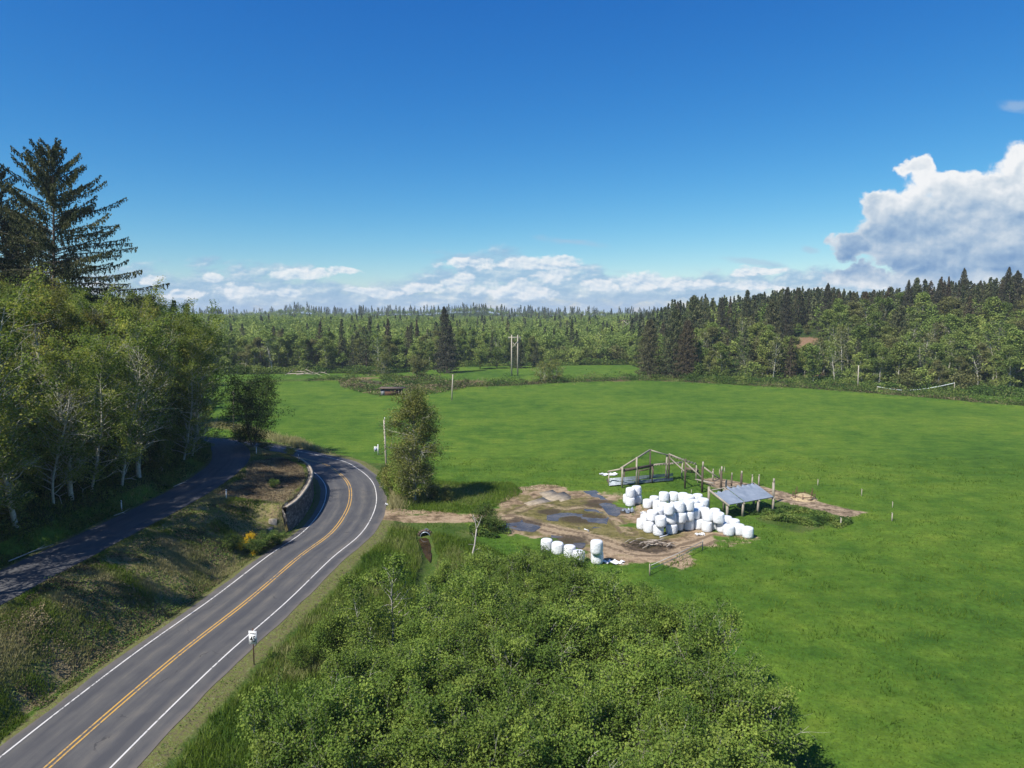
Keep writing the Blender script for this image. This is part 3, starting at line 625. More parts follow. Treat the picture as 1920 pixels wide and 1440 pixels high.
def blades(name, x, y, h, wd, mat, label, g, seed=3, tintf=None, z=None):
    n_ = len(x); zz = ts(x, y) if z is None else z; a = g.uniform(0, 6.28, n_); hh = h*g.uniform(0.5, 1.3, n_); b = np.stack([x, y, zz-0.02], 1)
    s = np.stack([np.cos(a), np.sin(a), np.zeros(n_)], 1)*(wd*g.uniform(0.6, 1.4, n_)/2)[:, None]
    tp = b+np.stack([g.normal(size=n_)*0.35*hh, g.normal(size=n_)*0.35*hh, hh], 1)
    V = np.stack([b-s, b+s, tp+s*0.15, tp-s*0.15], 1).reshape(-1, 3)
    t = fnoise(x, y, 4, seed, 3) if tintf is None else tintf; t = np.clip(t+g.normal(size=n_)*0.08, 0, 1)
    o = obj(name, mesh_of(name, V, np.arange(4*n_).reshape(-1, 4), mat, tint=np.repeat(t, 4))); return tag(o, label, 'grass', kind='stuff')
def rand_in(poly, n_, g):
    P_ = np.array(poly); x0, y0 = P_.min(0); x1, y1 = P_.max(0); a = g.uniform(x0, x1, n_*4); b = g.uniform(y0, y1, n_*4)
    k = polymask(a, b, poly, 0.01) > 0.5; return a[k][:n_], b[k][:n_]

# ------------------------------------------------------------------ object materials
def simple(name, a, b=None, rough=0.8, spec=0.25, scale=4, metal=0.0, bstr=0.2, stretch=(1, 1, 1), bd=0.02):
    m, n = new_mat(name); pos = n.vm('MULTIPLY', n.n('ShaderNodeTexCoord').outputs['Object'], stretch); f = n.noise(pos, scale, 6, 0.65)
    oi = n.lin(n.n('ShaderNodeObjectInfo').outputs['Random'], 0, 1, 0.88, 1.12)
    c = n.ramp(f, [(0.35, a), (0.65, b or a)]); c = n.mix(1.0, c, n.xyz(oi, oi, oi), 'MULTIPLY')
    finish(n, c, rough, spec, f, bstr, bd, metal); return m
M_wood = simple("weathered_wood", (0.20, 0.17, 0.13), (0.44, 0.39, 0.31), scale=3, stretch=(6, 6, 0.6))
M_wood_d = simple("dark_wood", (0.06, 0.045, 0.035), (0.16, 0.12, 0.09), scale=3, stretch=(6, 6, 0.6))
M_pole = simple("pole_wood", (0.30, 0.26, 0.20), (0.50, 0.45, 0.37), scale=3, stretch=(6, 6, 0.5))
M_white = simple("white_paint", (0.74, 0.74, 0.74), (0.80, 0.80, 0.79), 0.6, 0.1, bstr=0.0)
M_blue = simple("blue_print", (0.05, 0.10, 0.26), (0.07, 0.13, 0.32), 0.5)
M_black = simple("black_print", (0.02, 0.02, 0.022), None, 0.5)
M_grey = simple("grey_print", (0.22, 0.23, 0.24), None, 0.5)
M_rust = simple("rusty_steel", (0.06, 0.03, 0.022), (0.15, 0.075, 0.05), 0.8)
M_steel = simple("galvanised_steel", (0.20, 0.24, 0.28), (0.36, 0.40, 0.45), 0.42, 0.5, 2.0, 0.45)
M_roof = simple("corrugated_metal", (0.24, 0.29, 0.35), (0.36, 0.41, 0.47), 0.45, 0.5, 0.8, 0.35)
M_wire = simple("wire", (0.45, 0.45, 0.42), None, 0.5)
M_conc = simple("concrete", (0.24, 0.20, 0.15), (0.38, 0.33, 0.26), 0.9, 0.2, 1.5)
M_slab = simple("worn_slab", (0.20, 0.165, 0.12), (0.36, 0.30, 0.22), 0.9, 0.2, 1.5)
M_red = simple("red_brown_boards", (0.10, 0.050, 0.035), (0.20, 0.11, 0.075), 0.85, 0.2, 2, stretch=(8, 8, 0.4))
M_hay = simple("hay", (0.30, 0.22, 0.12), (0.52, 0.41, 0.25), 0.95, 0.1, 6, bstr=0.8, bd=0.1)
M_pvc = simple("white_pipe", (0.62, 0.66, 0.66), (0.75, 0.78, 0.78), 0.4)
M_log = simple("bleached_log", (0.26, 0.21, 0.16), (0.48, 0.42, 0.35), 0.9, stretch=(1, 1, 1))
M_plast = simple("plastic_scrap", (0.62, 0.63, 0.65), (0.82, 0.83, 0.84), 0.35, 0.4, 2)
# bale wrap: creased white plastic film
m, n = new_mat("bale_wrap"); pos = n.n('ShaderNodeTexCoord').outputs['Object']; oi = n.n('ShaderNodeObjectInfo').outputs['Random']
p_ = n.vm('ADD', pos, n.xyz(n.m('MULTIPLY', oi, 37.0), 0.0, n.m('MULTIPLY', oi, 11.0)))
f = n.noise(n.vm('MULTIPLY', p_, (1.4, 1.4, 5.0)), 3.0, 6, 0.65, 0.6); f2 = n.noise(n.vm('MULTIPLY', p_, (6, 6, 1)), 2.5, 4, 0.6)
dirt_ = n.m('MULTIPLY', n.ss(n.m('SUBTRACT', n.noise(p_, 2.0, 5, 0.7), n.m('MULTIPLY', n.sep(pos)[2], 0.16)), 0.50, 0.72), 0.45)
c = n.mix(n.ss(f, 0.38, 0.66), (0.74, 0.76, 0.79), (0.85, 0.86, 0.87)); c = n.mix(dirt_, c, (0.46, 0.42, 0.34))
finish(n, c, 0.38, 0.4, n.m('ADD', f, n.m('MULTIPLY', f2, 0.5)), 1.0, 0.12); M_bale = m
# stone-faced wall
m, n = new_mat("wall_stone"); pos = n.n('ShaderNodeTexCoord').outputs['Object']
vo = n.n('ShaderNodeTexVoronoi', feature='DISTANCE_TO_EDGE'); n.set(vo.inputs['Vector'], n.vm('MULTIPLY', pos, (1.6, 1.6, 3.4))); vo.inputs['Scale'].default_value = 1.0
vc = n.n('ShaderNodeTexVoronoi'); n.set(vc.inputs['Vector'], n.vm('MULTIPLY', pos, (1.6, 1.6, 3.4))); vc.inputs['Scale'].default_value = 1.0
f = n.noise(pos, 3.0, 6, 0.7); cc = n.ramp(n.m('ADD', n.m('MULTIPLY', n.sep(vc.outputs['Color'])[0], 0.5), n.m('MULTIPLY', f, 0.5)), [(0.2, (0.07, 0.065, 0.06)), (0.5, (0.14, 0.125, 0.11)), (0.8, (0.26, 0.24, 0.21))])
finish(n, n.mix(n.ss(vo.outputs[0], 0.0, 0.08), (0.06, 0.055, 0.05), cc), 0.9, 0.2, n.m('ADD', n.m('MULTIPLY', n.ss(vo.outputs[0], 0.0, 0.12), 0.6), f), 1.0, 0.1); M_stone = m
m, n = new_mat("puddle_water"); pos = n.n('ShaderNodeTexCoord').outputs['Object']
finish(n, n.ramp(n.noise(pos, 0.6, 4, 0.6), [(0.4, (0.06, 0.05, 0.038)), (0.6, (0.12, 0.10, 0.075))]), 0.16, 0.35, n.noise(pos, 1.5, 3, 0.5), 0.05, 0.02); M_pud = m
m, n = new_mat("creek_water"); pos = n.n('ShaderNodeTexCoord').outputs['Object']
finish(n, n.ramp(n.noise(pos, 0.8, 4, 0.6), [(0.4, (0.025, 0.016, 0.007)), (0.6, (0.055, 0.034, 0.014))]), 0.12, 0.4, n.noise(pos, 2.5, 3, 0.5), 0.15, 0.03); M_creek = m

# ------------------------------------------------------------------ retaining wall
def wall_strip(L, off, z0, z1, thick, mat, name, parent, amp=0.0, nz_=8):
    T = np.gradient(L, axis=0); T /= np.linalg.norm(T, axis=1, keepdims=True); N = np.stack([T[:, 1], -T[:, 0]], 1); g = np.random.default_rng(4)
    k = len(L); rows = []
    zl = np.linspace(0, 1, nz_)
    for a in zl:
        zz = z0+(z1-z0)*a; p = L+N*(off+0.22*(1-a)+amp*(g.random(k)[:, None]-0.5)); rows.append(np.column_stack([p, np.full(k, 1.0)*zz]))
    for o2, zz in ((off-thick, z1), (off-thick, z0)): rows.append(np.column_stack([L+N*o2, np.full(k, 1.0)*zz]))
    V = np.stack(rows, 0); m_ = len(rows); Q = []
    for r in range(m_):
        r2 = (r+1) % m_
        for i in range(k-1): Q.append((r*k+i, r*k+i+1, r2*k+i+1, r2*k+i))
    for e_ in (0, k-1):
        for r in range(nz_-1): Q.append((r*k+e_, (r+1)*k+e_, (m_-2)*k+e_, (m_-1)*k+e_) if r == nz_//2 else (r*k+e_, (r+1)*k+e_, (m_-2)*k+e_, (m_-2)*k+e_+0))
    Q = [q_ for q_ in Q if len(set(q_)) == 4]
    mb_ = MB(); mb_.add(V.reshape(-1, 3), Q); return mb_.build(name, mat, parent)
rw = tag(empty('retaining_wall', (0, 0, 0)), "curved stone retaining wall on the inside of the road bend", "retaining wall")
WL = spline([tuple(p) for p in WALL[:-2:3]]+[tuple(WALL[-1])], 0.35)
wall_strip(WL, 0.12, -0.3, 3.18, 0.5, M_stone, 'wall_face', rw, 0.10, 12)
wall_strip(WL, 0.15, 3.185, 3.28, 0.20, M_conc, 'coping', rw, 0.0, 2)
bl = MB()
for i, (uu, vv, hgt_) in enumerate(((547, 962, 3.25), (543, 972, 2.7), (541, 984, 2.0), (540, 996, 1.2))):
    x_, y_ = -27.75-0.25*i, 82.2-1.05*i; bl.box((x_, y_, hgt_/2), (0.9, 0.95, hgt_), 0.1)
bl.build('end_block', M_conc, rw)

# ------------------------------------------------------------------ bales
def bale_mesh(seed, r=0.665, h=1.22):
    g = np.random.default_rng(seed); ph = g.uniform(0, 6.28, 6); am = g.uniform(0.006, 0.022, 3)
    mb_ = MB(); hh = h
    prof = [(0.001, 0.0), (r*0.55, 0.005), (r*0.86, 0.03), (r*0.965, 0.12), (r*1.0, 0.30), (r*1.015, hh*0.5), (r*0.995, hh*0.74), (r*0.98, hh*0.86), (r*0.93, hh*0.95), (r*0.82, hh*0.995), (r*0.5, hh+0.012), (0.001, hh+0.02)]
    mb_.lathe(prof, 28, wob=lambda th, z: am[0]*np.cos(2*th+ph[0]+z)+am[1]*np.cos(3*th+ph[1]-z*1.5)+am[2]*np.cos(5*th+ph[2]+z*2.5)+0.008*np.cos(11*th+ph[3]))
    return mesh_of('bale', np.concatenate(mb_.V), np.concatenate(mb_.Q), M_bale, smooth=True)
bm = [bale_mesh(i) for i in range(5)]
BH = 1.22
def Z1(x, y): return (1150+x/7.111, 880+y/7.111)
pile = [(l, Z1(x, y)) for l, x, y in [
 (0,380,725),(0,470,770),(0,600,808),(0,775,785),(0,872,738),(0,1000,735),(0,1130,725),(0,1262,755),(0,1350,745),(0,1440,765),(0,1525,795),(0,1672,805),(0,1780,835),
 (0,430,665),(0,458,458),(0,548,420),(0,590,480),(0,1510,690),(0,1612,730),
 (1,520,610),(1,635,690),(1,770,650),(1,890,635),(1,1010,610),(1,1112,585),(1,1210,580),(1,1330,590),(1,1405,640),(1,600,580),(1,1195,450),(1,1125,400),(1,675,370),(1,825,365),(1,915,375),(1,1005,405),(1,1075,465),(1,660,510),(0,1195,690),(0,1300,685),(1,1268,610),(1,1150,520),
 (2,745,530),(2,880,500),(2,1000,480)]]
four = [(l, Z1(x, y)) for l, x, y in [(0,190,395),(0,318,400),(1,228,312),(1,312,285)]]
row = [(l, (860+x/4, 900+y/4)) for l, x, y in [(0,660,483),(0,742,508),(0,833,533),(0,900,572),(0,1038,578),(1,1034,503)]]
def settle(lst):
    B = [[l, *G(*p, BH*(l+0.5))] for l, p in lst]
    for it in range(60):
        for i in range(len(B)):
            for j in range(i+1, len(B)):
                if B[i][0] != B[j][0]: continue
                dx_, dy_ = B[i][1]-B[j][1], B[i][2]-B[j][2]; d_ = math.hypot(dx_, dy_)+1e-6
                if d_ < 1.29: k_ = (1.30-d_)/2/d_; B[i][1] += dx_*k_; B[i][2] += dy_*k_; B[j][1] -= dx_*k_; B[j][2] -= dy_*k_
    for lv in (2, 1):      # bales that carry an upper bale
        for b in [q for q in B if q[0] == lv]:
            near_ = [q for q in B if q[0] == lv-1 and math.hypot(q[1]-b[1], q[2]-b[2]) < 1.15]
            if not near_:
                c_ = [b[1], b[2]]
                for it in range(20):
                    for q in B:
                        if q[0] == lv-1:
                            d_ = math.hypot(q[1]-c_[0], q[2]-c_[1])+1e-6
                            if d_ < 1.33: c_[0] -= (q[1]-c_[0])/d_*(1.34-d_); c_[1] -= (q[2]-c_[1])/d_*(1.34-d_)
                if all(math.hypot(q[1]-c_[0], q[2]-c_[1]) > 1.22 for q in B if q[0] == lv-1): B.append([lv-1, *c_])
    return B
ORD = ["leftmost", "second from left", "third from left", "fourth from left", "fifth from left", "sixth from left", "seventh from left", "eighth from left", "ninth from left", "tenth from left", "eleventh from left", "twelfth from left", "thirteenth from left", "fourteenth from left", "fifteenth from left", "sixteenth from left"]
def put_bales(B, place, group):
    order = []
    for lv in (0, 1, 2):
        L_ = [b for b in B if b[0] == lv]
        if lv == 0 and len(L_) > 15:
            fr = sorted([b for b in L_ if b[2] < 83.6+0.0*b[1] or b[1] > 26.2], key=lambda b: b[1]/b[2]); bk = sorted([b for b in L_ if b not in fr], key=lambda b: b[1]/b[2]); order += [(fr, "front bottom row"), (bk, "bottom row behind")]
        elif lv == 1 and len(L_) > 10:
            fr = sorted([b for b in L_ if b[2] < 86.5], key=lambda b: b[1]/b[2]); bk = sorted([b for b in L_ if b[2] >= 86.5], key=lambda b: b[1]/b[2]); order += [(fr, "front of the second layer"), (bk, "back of the second layer")]
        else: order += [(sorted(L_, key=lambda b: b[1]/b[2]), ("bottom row", "upper layer", "top layer")[lv])]
    c = 0
    for L_, rn in order:
        for i, b in enumerate(L_):
            t_ = (0.0, 0.0) if b[0] == 0 else (random.uniform(-.07, .07), random.uniform(-.07, .07))
            o = obj('hay_bale', bm[c % 5], loc=(b[1], b[2], zt(b[1], b[2])+b[0]*BH), rot=(*t_, random.uniform(0, 6.28)))
            s_ = random.uniform(0.94, 1.03); o.scale = (s_, s_, random.uniform(0.94, 1.03)); c += 1
            which = ORD[min(i, 15)] if len(L_) > 1 else "single one"
            if len(L_) == 2: which = ("left one", "right one")[i]
            tag(o, f"white plastic wrapped bale {place}, {rn}, {which}", "hay bale", group)
put_bales(settle(pile), "in the big pile", "wrapped bales in the big pile")
put_bales(settle(four), "in the small stack behind", "wrapped bales in the small stack")
B_ = settle(row)
for i, b in enumerate(sorted(B_, key=lambda b: (b[0], b[1]))):
    o = obj('hay_bale', bm[i % 5], loc=(b[1], b[2], zt(b[1], b[2])+b[0]*BH), rot=(0, 0, i*1.3)); o.scale = (1.0, 1.0, 1.02 if i < 4 else 1.1)
    lab = ["leftmost white bale in the short line beyond the thicket", "second white bale in the short line beyond the thicket", "third white bale in the short line beyond the thicket", "rightmost white bale in the short line, half hidden by leaves", "lower bale of the stacked pair beyond the thicket", "upper bale of the stacked pair beyond the thicket"][min(i, 5)]
    tag(o, lab, "hay bale", "wrapped bales beyond the thicket")

# ------------------------------------------------------------------ barn frame
def Z2(x, y): return (1120+x/5.3333, 830+y/5.3333)
barn = tag(empty('barn_frame', (*G(1219, 906), 0.0)), "roofless timber barn frame with gable rafters beside the bales", "barn frame")
bo = Vector(barn.location)
def member(mb_, p1, Y1, p2, Y2, w1, w2=None, o=bo):
    a = Vector(D(*p1, Y1))-o; b = Vector(D(*p2, Y2))-o; mb_.beam(a, b, w1, w2 or w1)
def post_at(name, mat, parent, x, y0, y1, w_=0.24, o=bo, ub=None):
    top_ = Z2(x, y0); bot = Z2(ub if ub else x, y1); bx, by = G(*bot); zz = D(*top_, by)[2]
    mb_ = MB(); mb_.beam(Vector((bx, by, -0.15))-o, Vector((bx+random.uniform(-.08, .08), by, zz))-o, w_*.85); mb_.build(name, mat, parent); return by, zz
FP = {}
for k_, (x, y0, y1, mt, w_) in dict(A=(115,290,432,M_wood,.2), B=(247,240,455,M_wood,.3), C=(392,145,430,M_wood,.27), D=(527,68,400,M_wood_d,.22), E=(685,115,388,M_wood,.28), F=(712,118,390,M_wood_d,.25),
        G=(875,160,465,M_wood_d,.25), K=(843,190,360,M_wood,.22), Lq=(987,225,380,M_wood,.2)).items():
    FP[k_] = post_at('post', mt, barn, x, y0, y1, w_)
YB = {k_: v_[0] for k_, v_ in FP.items()}
for nm, mt, p1, Y1, p2, Y2, w_, h_ in [
    ('rafter', M_wood, (105,290), YB['A'], (245,262), YB['B'], .12, .25), ('rafter', M_wood, (232,258), YB['B'], (527,72), YB['D'], .12, .26),
    ('rafter', M_wood, (527,72), YB['D'], (712,128), YB['F'], .1, .18), ('lintel_beam', M_wood_d, (245,280), YB['B'], (560,228), YB['D'], .25, .4),
    ('lintel_beam', M_wood, (560,222), YB['D'], (690,208), YB['E'], .2, .22), ('lintel_beam', M_wood, (690,215), YB['E']+1, (850,195), YB['K'], .2, .22),
    ('purlin', M_wood, (700,122), YB['F'], (990,215), YB['Lq'], .14, .18), ('purlin', M_wood, (715,112), YB['F'], (870,178), YB['G']+3, .14, .18),
    ('brace', M_wood, (722,150), YB['F'], (868,285), YB['G'], .1, .2), ('crossbeam', M_wood_d, (410,285), YB['C']+3, (560,252), YB['D']+2, .1, .15),
    ('crossbeam', M_wood, (865,365), YB['K'], (990,390), YB['Lq'], .07, .07)]:
    mb_ = MB(); member(mb_, Z2(*p1), Y1, Z2(*p2), Y2, w_, h_); mb_.build(nm, mt, barn)
mb_ = MB()
for i in range(9):
    x = 740+i*30; y = 128+i*10.2; Y_ = YB['F']+(YB['Lq']-YB['F'])*i/9; a = D(*Z2(x, y-12), Y_); b = D(*Z2(x-16, y+12), Y_-0.4); mb_.beam(Vector(a)-bo, Vector(b)-bo, .07)
for i in range(10):
    x = 572+i*27; y = 216-i*2.4; a = D(*Z2(x+8, y-4), YB['D']+1); b = D(*Z2(x-8, y+16), YB['D']-.6); mb_.beam(Vector(a)-bo, Vector(b)-bo, .07)
mb_.build('batten', M_wood, barn)
for nm, x, y0, y1 in (('post', 265, 285, 400), ('post', 410, 270, 430), ('post', 548, 235, 412), ('post', 558, 250, 350)): post_at(nm, M_wood_d, barn, x, y0, y1, .2)
# free standing posts with the sloping rails between some of them
for i, (x, y0, y1, mt, w_, lab) in enumerate([(1047,190,505,M_wood_d,.26,"tall dark post with a sloping rail, nearest the big pile"), (1235,238,512,M_wood_d,.26,"tall dark post between the pile and the metal roof"),
        (1437,283,460,M_wood_d,.26,"dark post just behind the left of the metal roof"), (1155,262,388,M_wood,.2,"short pale post at the start of the dirt strip"), (1340,300,482,M_wood_d,.18,"thin dark post with a pale tip before the dirt strip"),
        (1286,368,492,M_wood,.2,"short pale post left of the metal roof"), (1545,318,442,M_wood,.16,"thin pale post behind the middle of the metal roof"), (1614,318,435,M_wood,.18,"pale post at the back of the metal roof"),
        (1755,358,608,M_wood,.27,"tall pale post at the right end of the metal roof"), (1220,262,330,M_wood,.12,"slim pale stake behind the tall dark posts"), (1268,240,300,M_wood,.1,"slimmest stake in the grass behind the posts")]):
    bx, by = G(*Z2(x, y1)); zz = D(*Z2(x, y0), by)[2]; e = tag(empty('wooden_post', (bx, by, 0)), lab, "post", "posts left standing in the row")
    MB().beam((0, 0, -.2), (random.uniform(-.06, .06), 0, zz*0.84), w_).build('lower_post', mt, e); MB().beam((w_*.1, 0, zz*0.8), (w_*.1, 0, zz), w_*.75).build('splice', M_wood, e)
for p1, x1y, p2, x2y, lab in (((880,198), (875,465), (1046,352), (1047,505), "pale sloping rail from the frame down to the first dark post"), ((1055,238), (1047,505), (1222,362), (1235,512), "pale sloping rail between the two tall dark posts")):
    Ya = G(*Z2(*x1y))[1]; Yb_ = G(*Z2(*x2y))[1]; a = Vector(D(*Z2(*p1), Ya)); b = Vector(D(*Z2(*p2), Yb_))
    o = MB().beam((0, 0, 0), b-a, .1, .2).build('sloping_rail', M_wood, loc=a); tag(o, lab, "rail")
a = Vector((*G(*Z2(985, 400)), .55)); b = Vector((*G(*Z2(1162, 445)), .6))
e = tag(empty('plank_table', a), "weathered plank lying on short legs by the dark posts", "plank"); MB().beam((0, 0, 0), b-a, .5, .1).build('plank', M_wood, e)
for t in (.1, .9): p = (b-a)*t; MB().beam((p.x, p.y, -.6), (p.x, p.y, -.05), .12).build('leg', M_wood, e)
a = G(*Z2(885, 300)); b = G(*Z2(1008, 308))
e = tag(empty('feed_trough', (a[0], a[1], 0)), "dark long feed trough behind the barn frame", "trough"); v = Vector((b[0]-a[0], b[1]-a[1], 0))
MB().beam((0, 0, .5), v+Vector((0, 0, .5)), .7, .08).beam((0, -.35, .65), v+Vector((0, -.35, .65)), .06, .35).beam((0, .35, .65), v+Vector((0, .35, .65)), .06, .35).build('trough_body', M_wood_d, e)
for t in (.05, .5, .95): MB().beam(v*t, v*t+Vector((0, 0, .46)), .5, .12).build('leg', M_wood_d, e)
# galvanised rails lying on bearers under the frame
for i in range(7):
    va = 411-i*2.0; a = Vector((*G(1141.8, 499+va, .25+.09*i), .25+.09*i)); b = Vector((*G(1261.5-(i == 3)*20, 489+va, .3+.09*i), .3+.09*i))
    mb_ = MB(); mb_.beam((0, 0, 0), b-a, .28, .05).beam((0, -.13, .05), b-a+Vector((0, -.13, .05)), .03, .1)
    o = mb_.build('steel_rail', M_steel, loc=a); tag(o, "long galvanised rail lying under the barn frame, %s of the layer" % ["nearest", "second", "third", "short fourth", "fifth", "sixth", "farthest"][i], "steel rail", "steel rails under the barn frame")
for t in (0.02, .5, .97):
    a = np.array(G(1141.8, 911)); b = np.array(G(1261.5, 901)); p = a*(1-t)+b*t; o = MB().beam((0, 0, .05), (-.2, 2.6, .4), .16).build('bearer', M_wood_d, loc=(p[0], p[1], 0)); tag(o, "dark timber bearer carrying the galvanised rails, %s" % {.02: "left", .5: "middle", .97: "right"}[t], "bearer")

# ------------------------------------------------------------------ metal-roofed lean-to
fl = Vector((*G(1363.7, 947, 1.9), 1.9)); fr = Vector((*G(1450, 932, 1.9), 1.9)); vfr = fr-fl; nn = Vector((-vfr.y, vfr.x, 0)).normalized()
shed = tag(empty('lean_to_shed', (fl.x, fl.y, 0)), "open lean-to with a blue grey corrugated roof by the bales", "shed"); so = Vector(shed.location)
depth = 3.3; rise = 1.15
def rp(s, t, dz=0.0): return fl+vfr*s+nn*(t*depth)+Vector((0, 0, rise*t+dz))-so
for nm, s0, s1, sd in (('roof_sheet', 0.02, 0.34, 1), ('roof_sheet', 0.355, 0.99, 2)):
    g = np.random.default_rng(sd); m_ = 90 if s1-s0 > .4 else 46; r_ = 9; V = []
    edge = 1.0-0.16*fnoise(np.arange(m_), np.zeros(m_), 7, sd)-(0.14 if sd == 1 else 0.0)
    for j in range(r_):
        for i in range(m_):
            s = s0+(s1-s0)*i/(m_-1); t = -0.04+(edge[i]+.04)*j/(r_-1)
            curl = 0.30*max(0, (t-0.72)/0.3)**2*math.sin(i*0.42)*1.0 if sd == 2 else 0.05*max(0, t-.6)*math.sin(i*.5)
            V.append(rp(s, t, .12+0.035*math.sin(i*math.pi/1.5)+max(curl, -.05)))
    Q = [(j*m_+i, j*m_+i+1, (j+1)*m_+i+1, (j+1)*m_+i) for j in range(r_-1) for i in range(m_-1)]
    MB().add([tuple(v) for v in V], Q).build(nm, M_roof, shed)
for s in (0.0, .33, .66, 1.0): MB().beam(rp(s, -.1, -.05 if s else .06), rp(s, 1.05, -.05 if s else .06), .12, .22 if s else .3).build('rafter', M_wood, shed)
for t in (0.0, .5, 1.0): MB().beam(rp(0, t, -.0), rp(1, t, -.0), .1, .12).build('purlin', M_wood, shed)
for s in (0.0, .33, .66, 1.0):
    for t in (0.0, 1.0):
        p = rp(s, t); MB().beam((p.x, p.y, -.15), (p.x, p.y, p.z+(.5 if (s == 0 and t) else -.12)), .26).build('post', M_wood, shed)

# ------------------------------------------------------------------ poles and signs
def pole(name, ub, vb, ut, vt, r0, r1, mat, lab, cat, group=None, extra=None):
    bx, by = G(ub, vb); tx, ty, tz = D(ut, vt, by); e = tag(empty(name, (bx, by, 0)), lab, cat, group)
    MB().tube([(0, 0, -.4), ((tx-bx)*.5, 0, tz*.5), (tx-bx, 0, tz)], [r0, (r0+r1)/2, r1], 8).build('pole', mat, e, smooth=True)
    if extra: extra(e, tx-bx, tz)
    return e
pole('utility_pole', 725, 890, 720, 787, .17, .13, M_pole, "weathered utility pole without wires beside the birch", "utility pole", None,
     lambda e, x, z: MB().box((x+.12, 0, z+.18), (.08, .08, .45)).build('insulator_pin', M_white, e))
pole('utility_pole', 847, 751, 849, 702, .20, .15, M_pole, "lone pole in mid field with a small cross arm", "utility pole", None,
     lambda e, x, z: MB().box((x, 0, z-.1), (1.9, .14, .16)).build('cross_arm', M_wood_d, e))
pole('utility_pole', 1608, 732, 1610, 685, .22, .16, M_pole, "pale pole at the far right edge of the field", "utility pole", None,
     lambda e, x, z: MB().box((x, 0, z+.05), (.3, .3, .12)).build('pole_cap', M_grey, e))
pole('utility_pole', 438, 806, 438, 733, .15, .11, M_pole, "pale pole half hidden behind the dark roadside tree", "utility pole", None,
     lambda e, x, z: MB().box((x, 0, z-.5), (1.1, .12, .12)).build('cross_arm', M_pole, e))
bx, by = G(965, 705); hp = tag(empty('h_frame_pylon', (bx, by, 0)), "two-pole wooden power line frame standing in the back meadow", "power pole")
zt_ = D(965, 630, by)[2]; hw = 5.7*by/F
for s in (-1, 1): MB().tube([(s*hw, 0, -.5), (s*hw, 0, zt_+.5)], [.34, .22], 8).build('pole', M_pole, hp, smooth=True)
MB().beam((-hw*2.1, 0, zt_-.6), (hw*2.1, 0, zt_-.6), .3, .42).build('cross_arm', M_pole, hp)
for s in (-1, 1): MB().beam((-hw*s, s*.3, zt_-2.2), (hw*s, s*.3, zt_-5.2), .2, .24).build('cross_brace', M_pole, hp)
for s in (-1.9, 0, 1.9): MB().tube([(hw*s, 0, zt_-.8), (hw*s, 0, zt_-1.7)], [.09, .12], 6).build('insulator', M_grey, hp)
e = tag(empty('h_frame_pylon', (D(1176, 640, 470)[0], 470, zt(D(1176, 640, 470)[0], 470))), "distant power line frame whose pale braces show among trees", "power pole")
zz = D(1176, 602, 470)[2]-e.location.z
for s in (-1, 1): MB().tube([(s*3.0, 0, -.5), (s*3.0, 0, zz+1)], [.3, .22], 7).build('pole', M_wood_d, e); MB().beam((-2.6*s, s*.3, zz-4), (2.6*s, s*.3, zz+.2), .22, .25).build('cross_brace', M_pole, e)
MB().beam((-5, 0, zz+.4), (5, 0, zz+.4), .3, .35).build('cross_arm', M_wood_d, e)
# yard sign
bx, by = G(709, 853); e = tag(empty('yard_sign', (bx, by, 0)), "white post with a small blue and white hanging board in the field", "sign"); s_ = by/F
MB().box((0, 0, .98), (.16, .12, 2.0)).build('post', M_white, e); MB().box((-.40, 0, 1.55), (.70, .08, .12)).build('arm', M_white, e)
pn = MB().box((-.42, -.01, 1.02), (.60, .04, .80)).build('board', M_white, e); MB().box((-.42, -.037, 1.06), (.48, .01, .50)).build('print_panel', M_blue, pn); MB().box((-.42, -.045, 1.08), (.12, .006, .24)).build('emblem', M_white, pn)
# speed sign
def text_mesh(txt, size, mat, parent, loc, xs=1.0, name='lettering', bold=0.0):
    cu = bpy.data.curves.new(name, 'FONT'); cu.body = txt; cu.size = size; cu.align_x = 'CENTER'; cu.align_y = 'CENTER'; cu.extrude = 0.003; cu.offset = bold
    o = bpy.data.objects.new(name, cu); COL.objects.link(o); dg = bpy.context.evaluated_depsgraph_get(); me = bpy.data.meshes.new_from_object(o.evaluated_get(dg))
    bpy.data.objects.remove(o); me.materials.clear(); me.materials.append(mat); q = obj(name, me, parent, loc, (math.pi/2, 0, 0)); q.scale = (xs, 1, 1); return q
sx, sy, sz0 = D(474.5, 1208, 49.0); gzs = zt(sx, sy); e = tag(empty('speed_sign', (sx, sy, gzs)), "white speed 45 sign on a rusty post at the road edge", "road sign")
tz = D(474.5, 1183, 49.0)[2]-gzs; bz = sz0-gzs; e.rotation_euler[2] = -0.08
MB().box((0, .04, tz/2+.1), (.07, .05, tz+.16)).build('post', M_rust, e)
pn = MB().box((0, 0, (tz+bz)/2), (.60, .012, tz-bz)).build('sign_panel', M_white, e); hh = tz-bz
text_mesh("SPEED", .19, M_black, pn, (0, -.010, bz+hh*.80), .95, bold=.003); text_mesh("45", .62, M_black, pn, (0, -.010, bz+hh*.38), .70, 'numerals', .012)
mb_ = MB(); bd = .018
for (cx_, cz_, w_, h_) in ((0, bz+.035, .53, .008), (0, tz-.035, .53, .008), (-.265, (tz+bz)/2, .008, hh-.07), (.265, (tz+bz)/2, .008, hh-.07)): mb_.box((cx_, -.0095, cz_), (w_, .006, h_))
mb_.build('border', M_grey, pn)
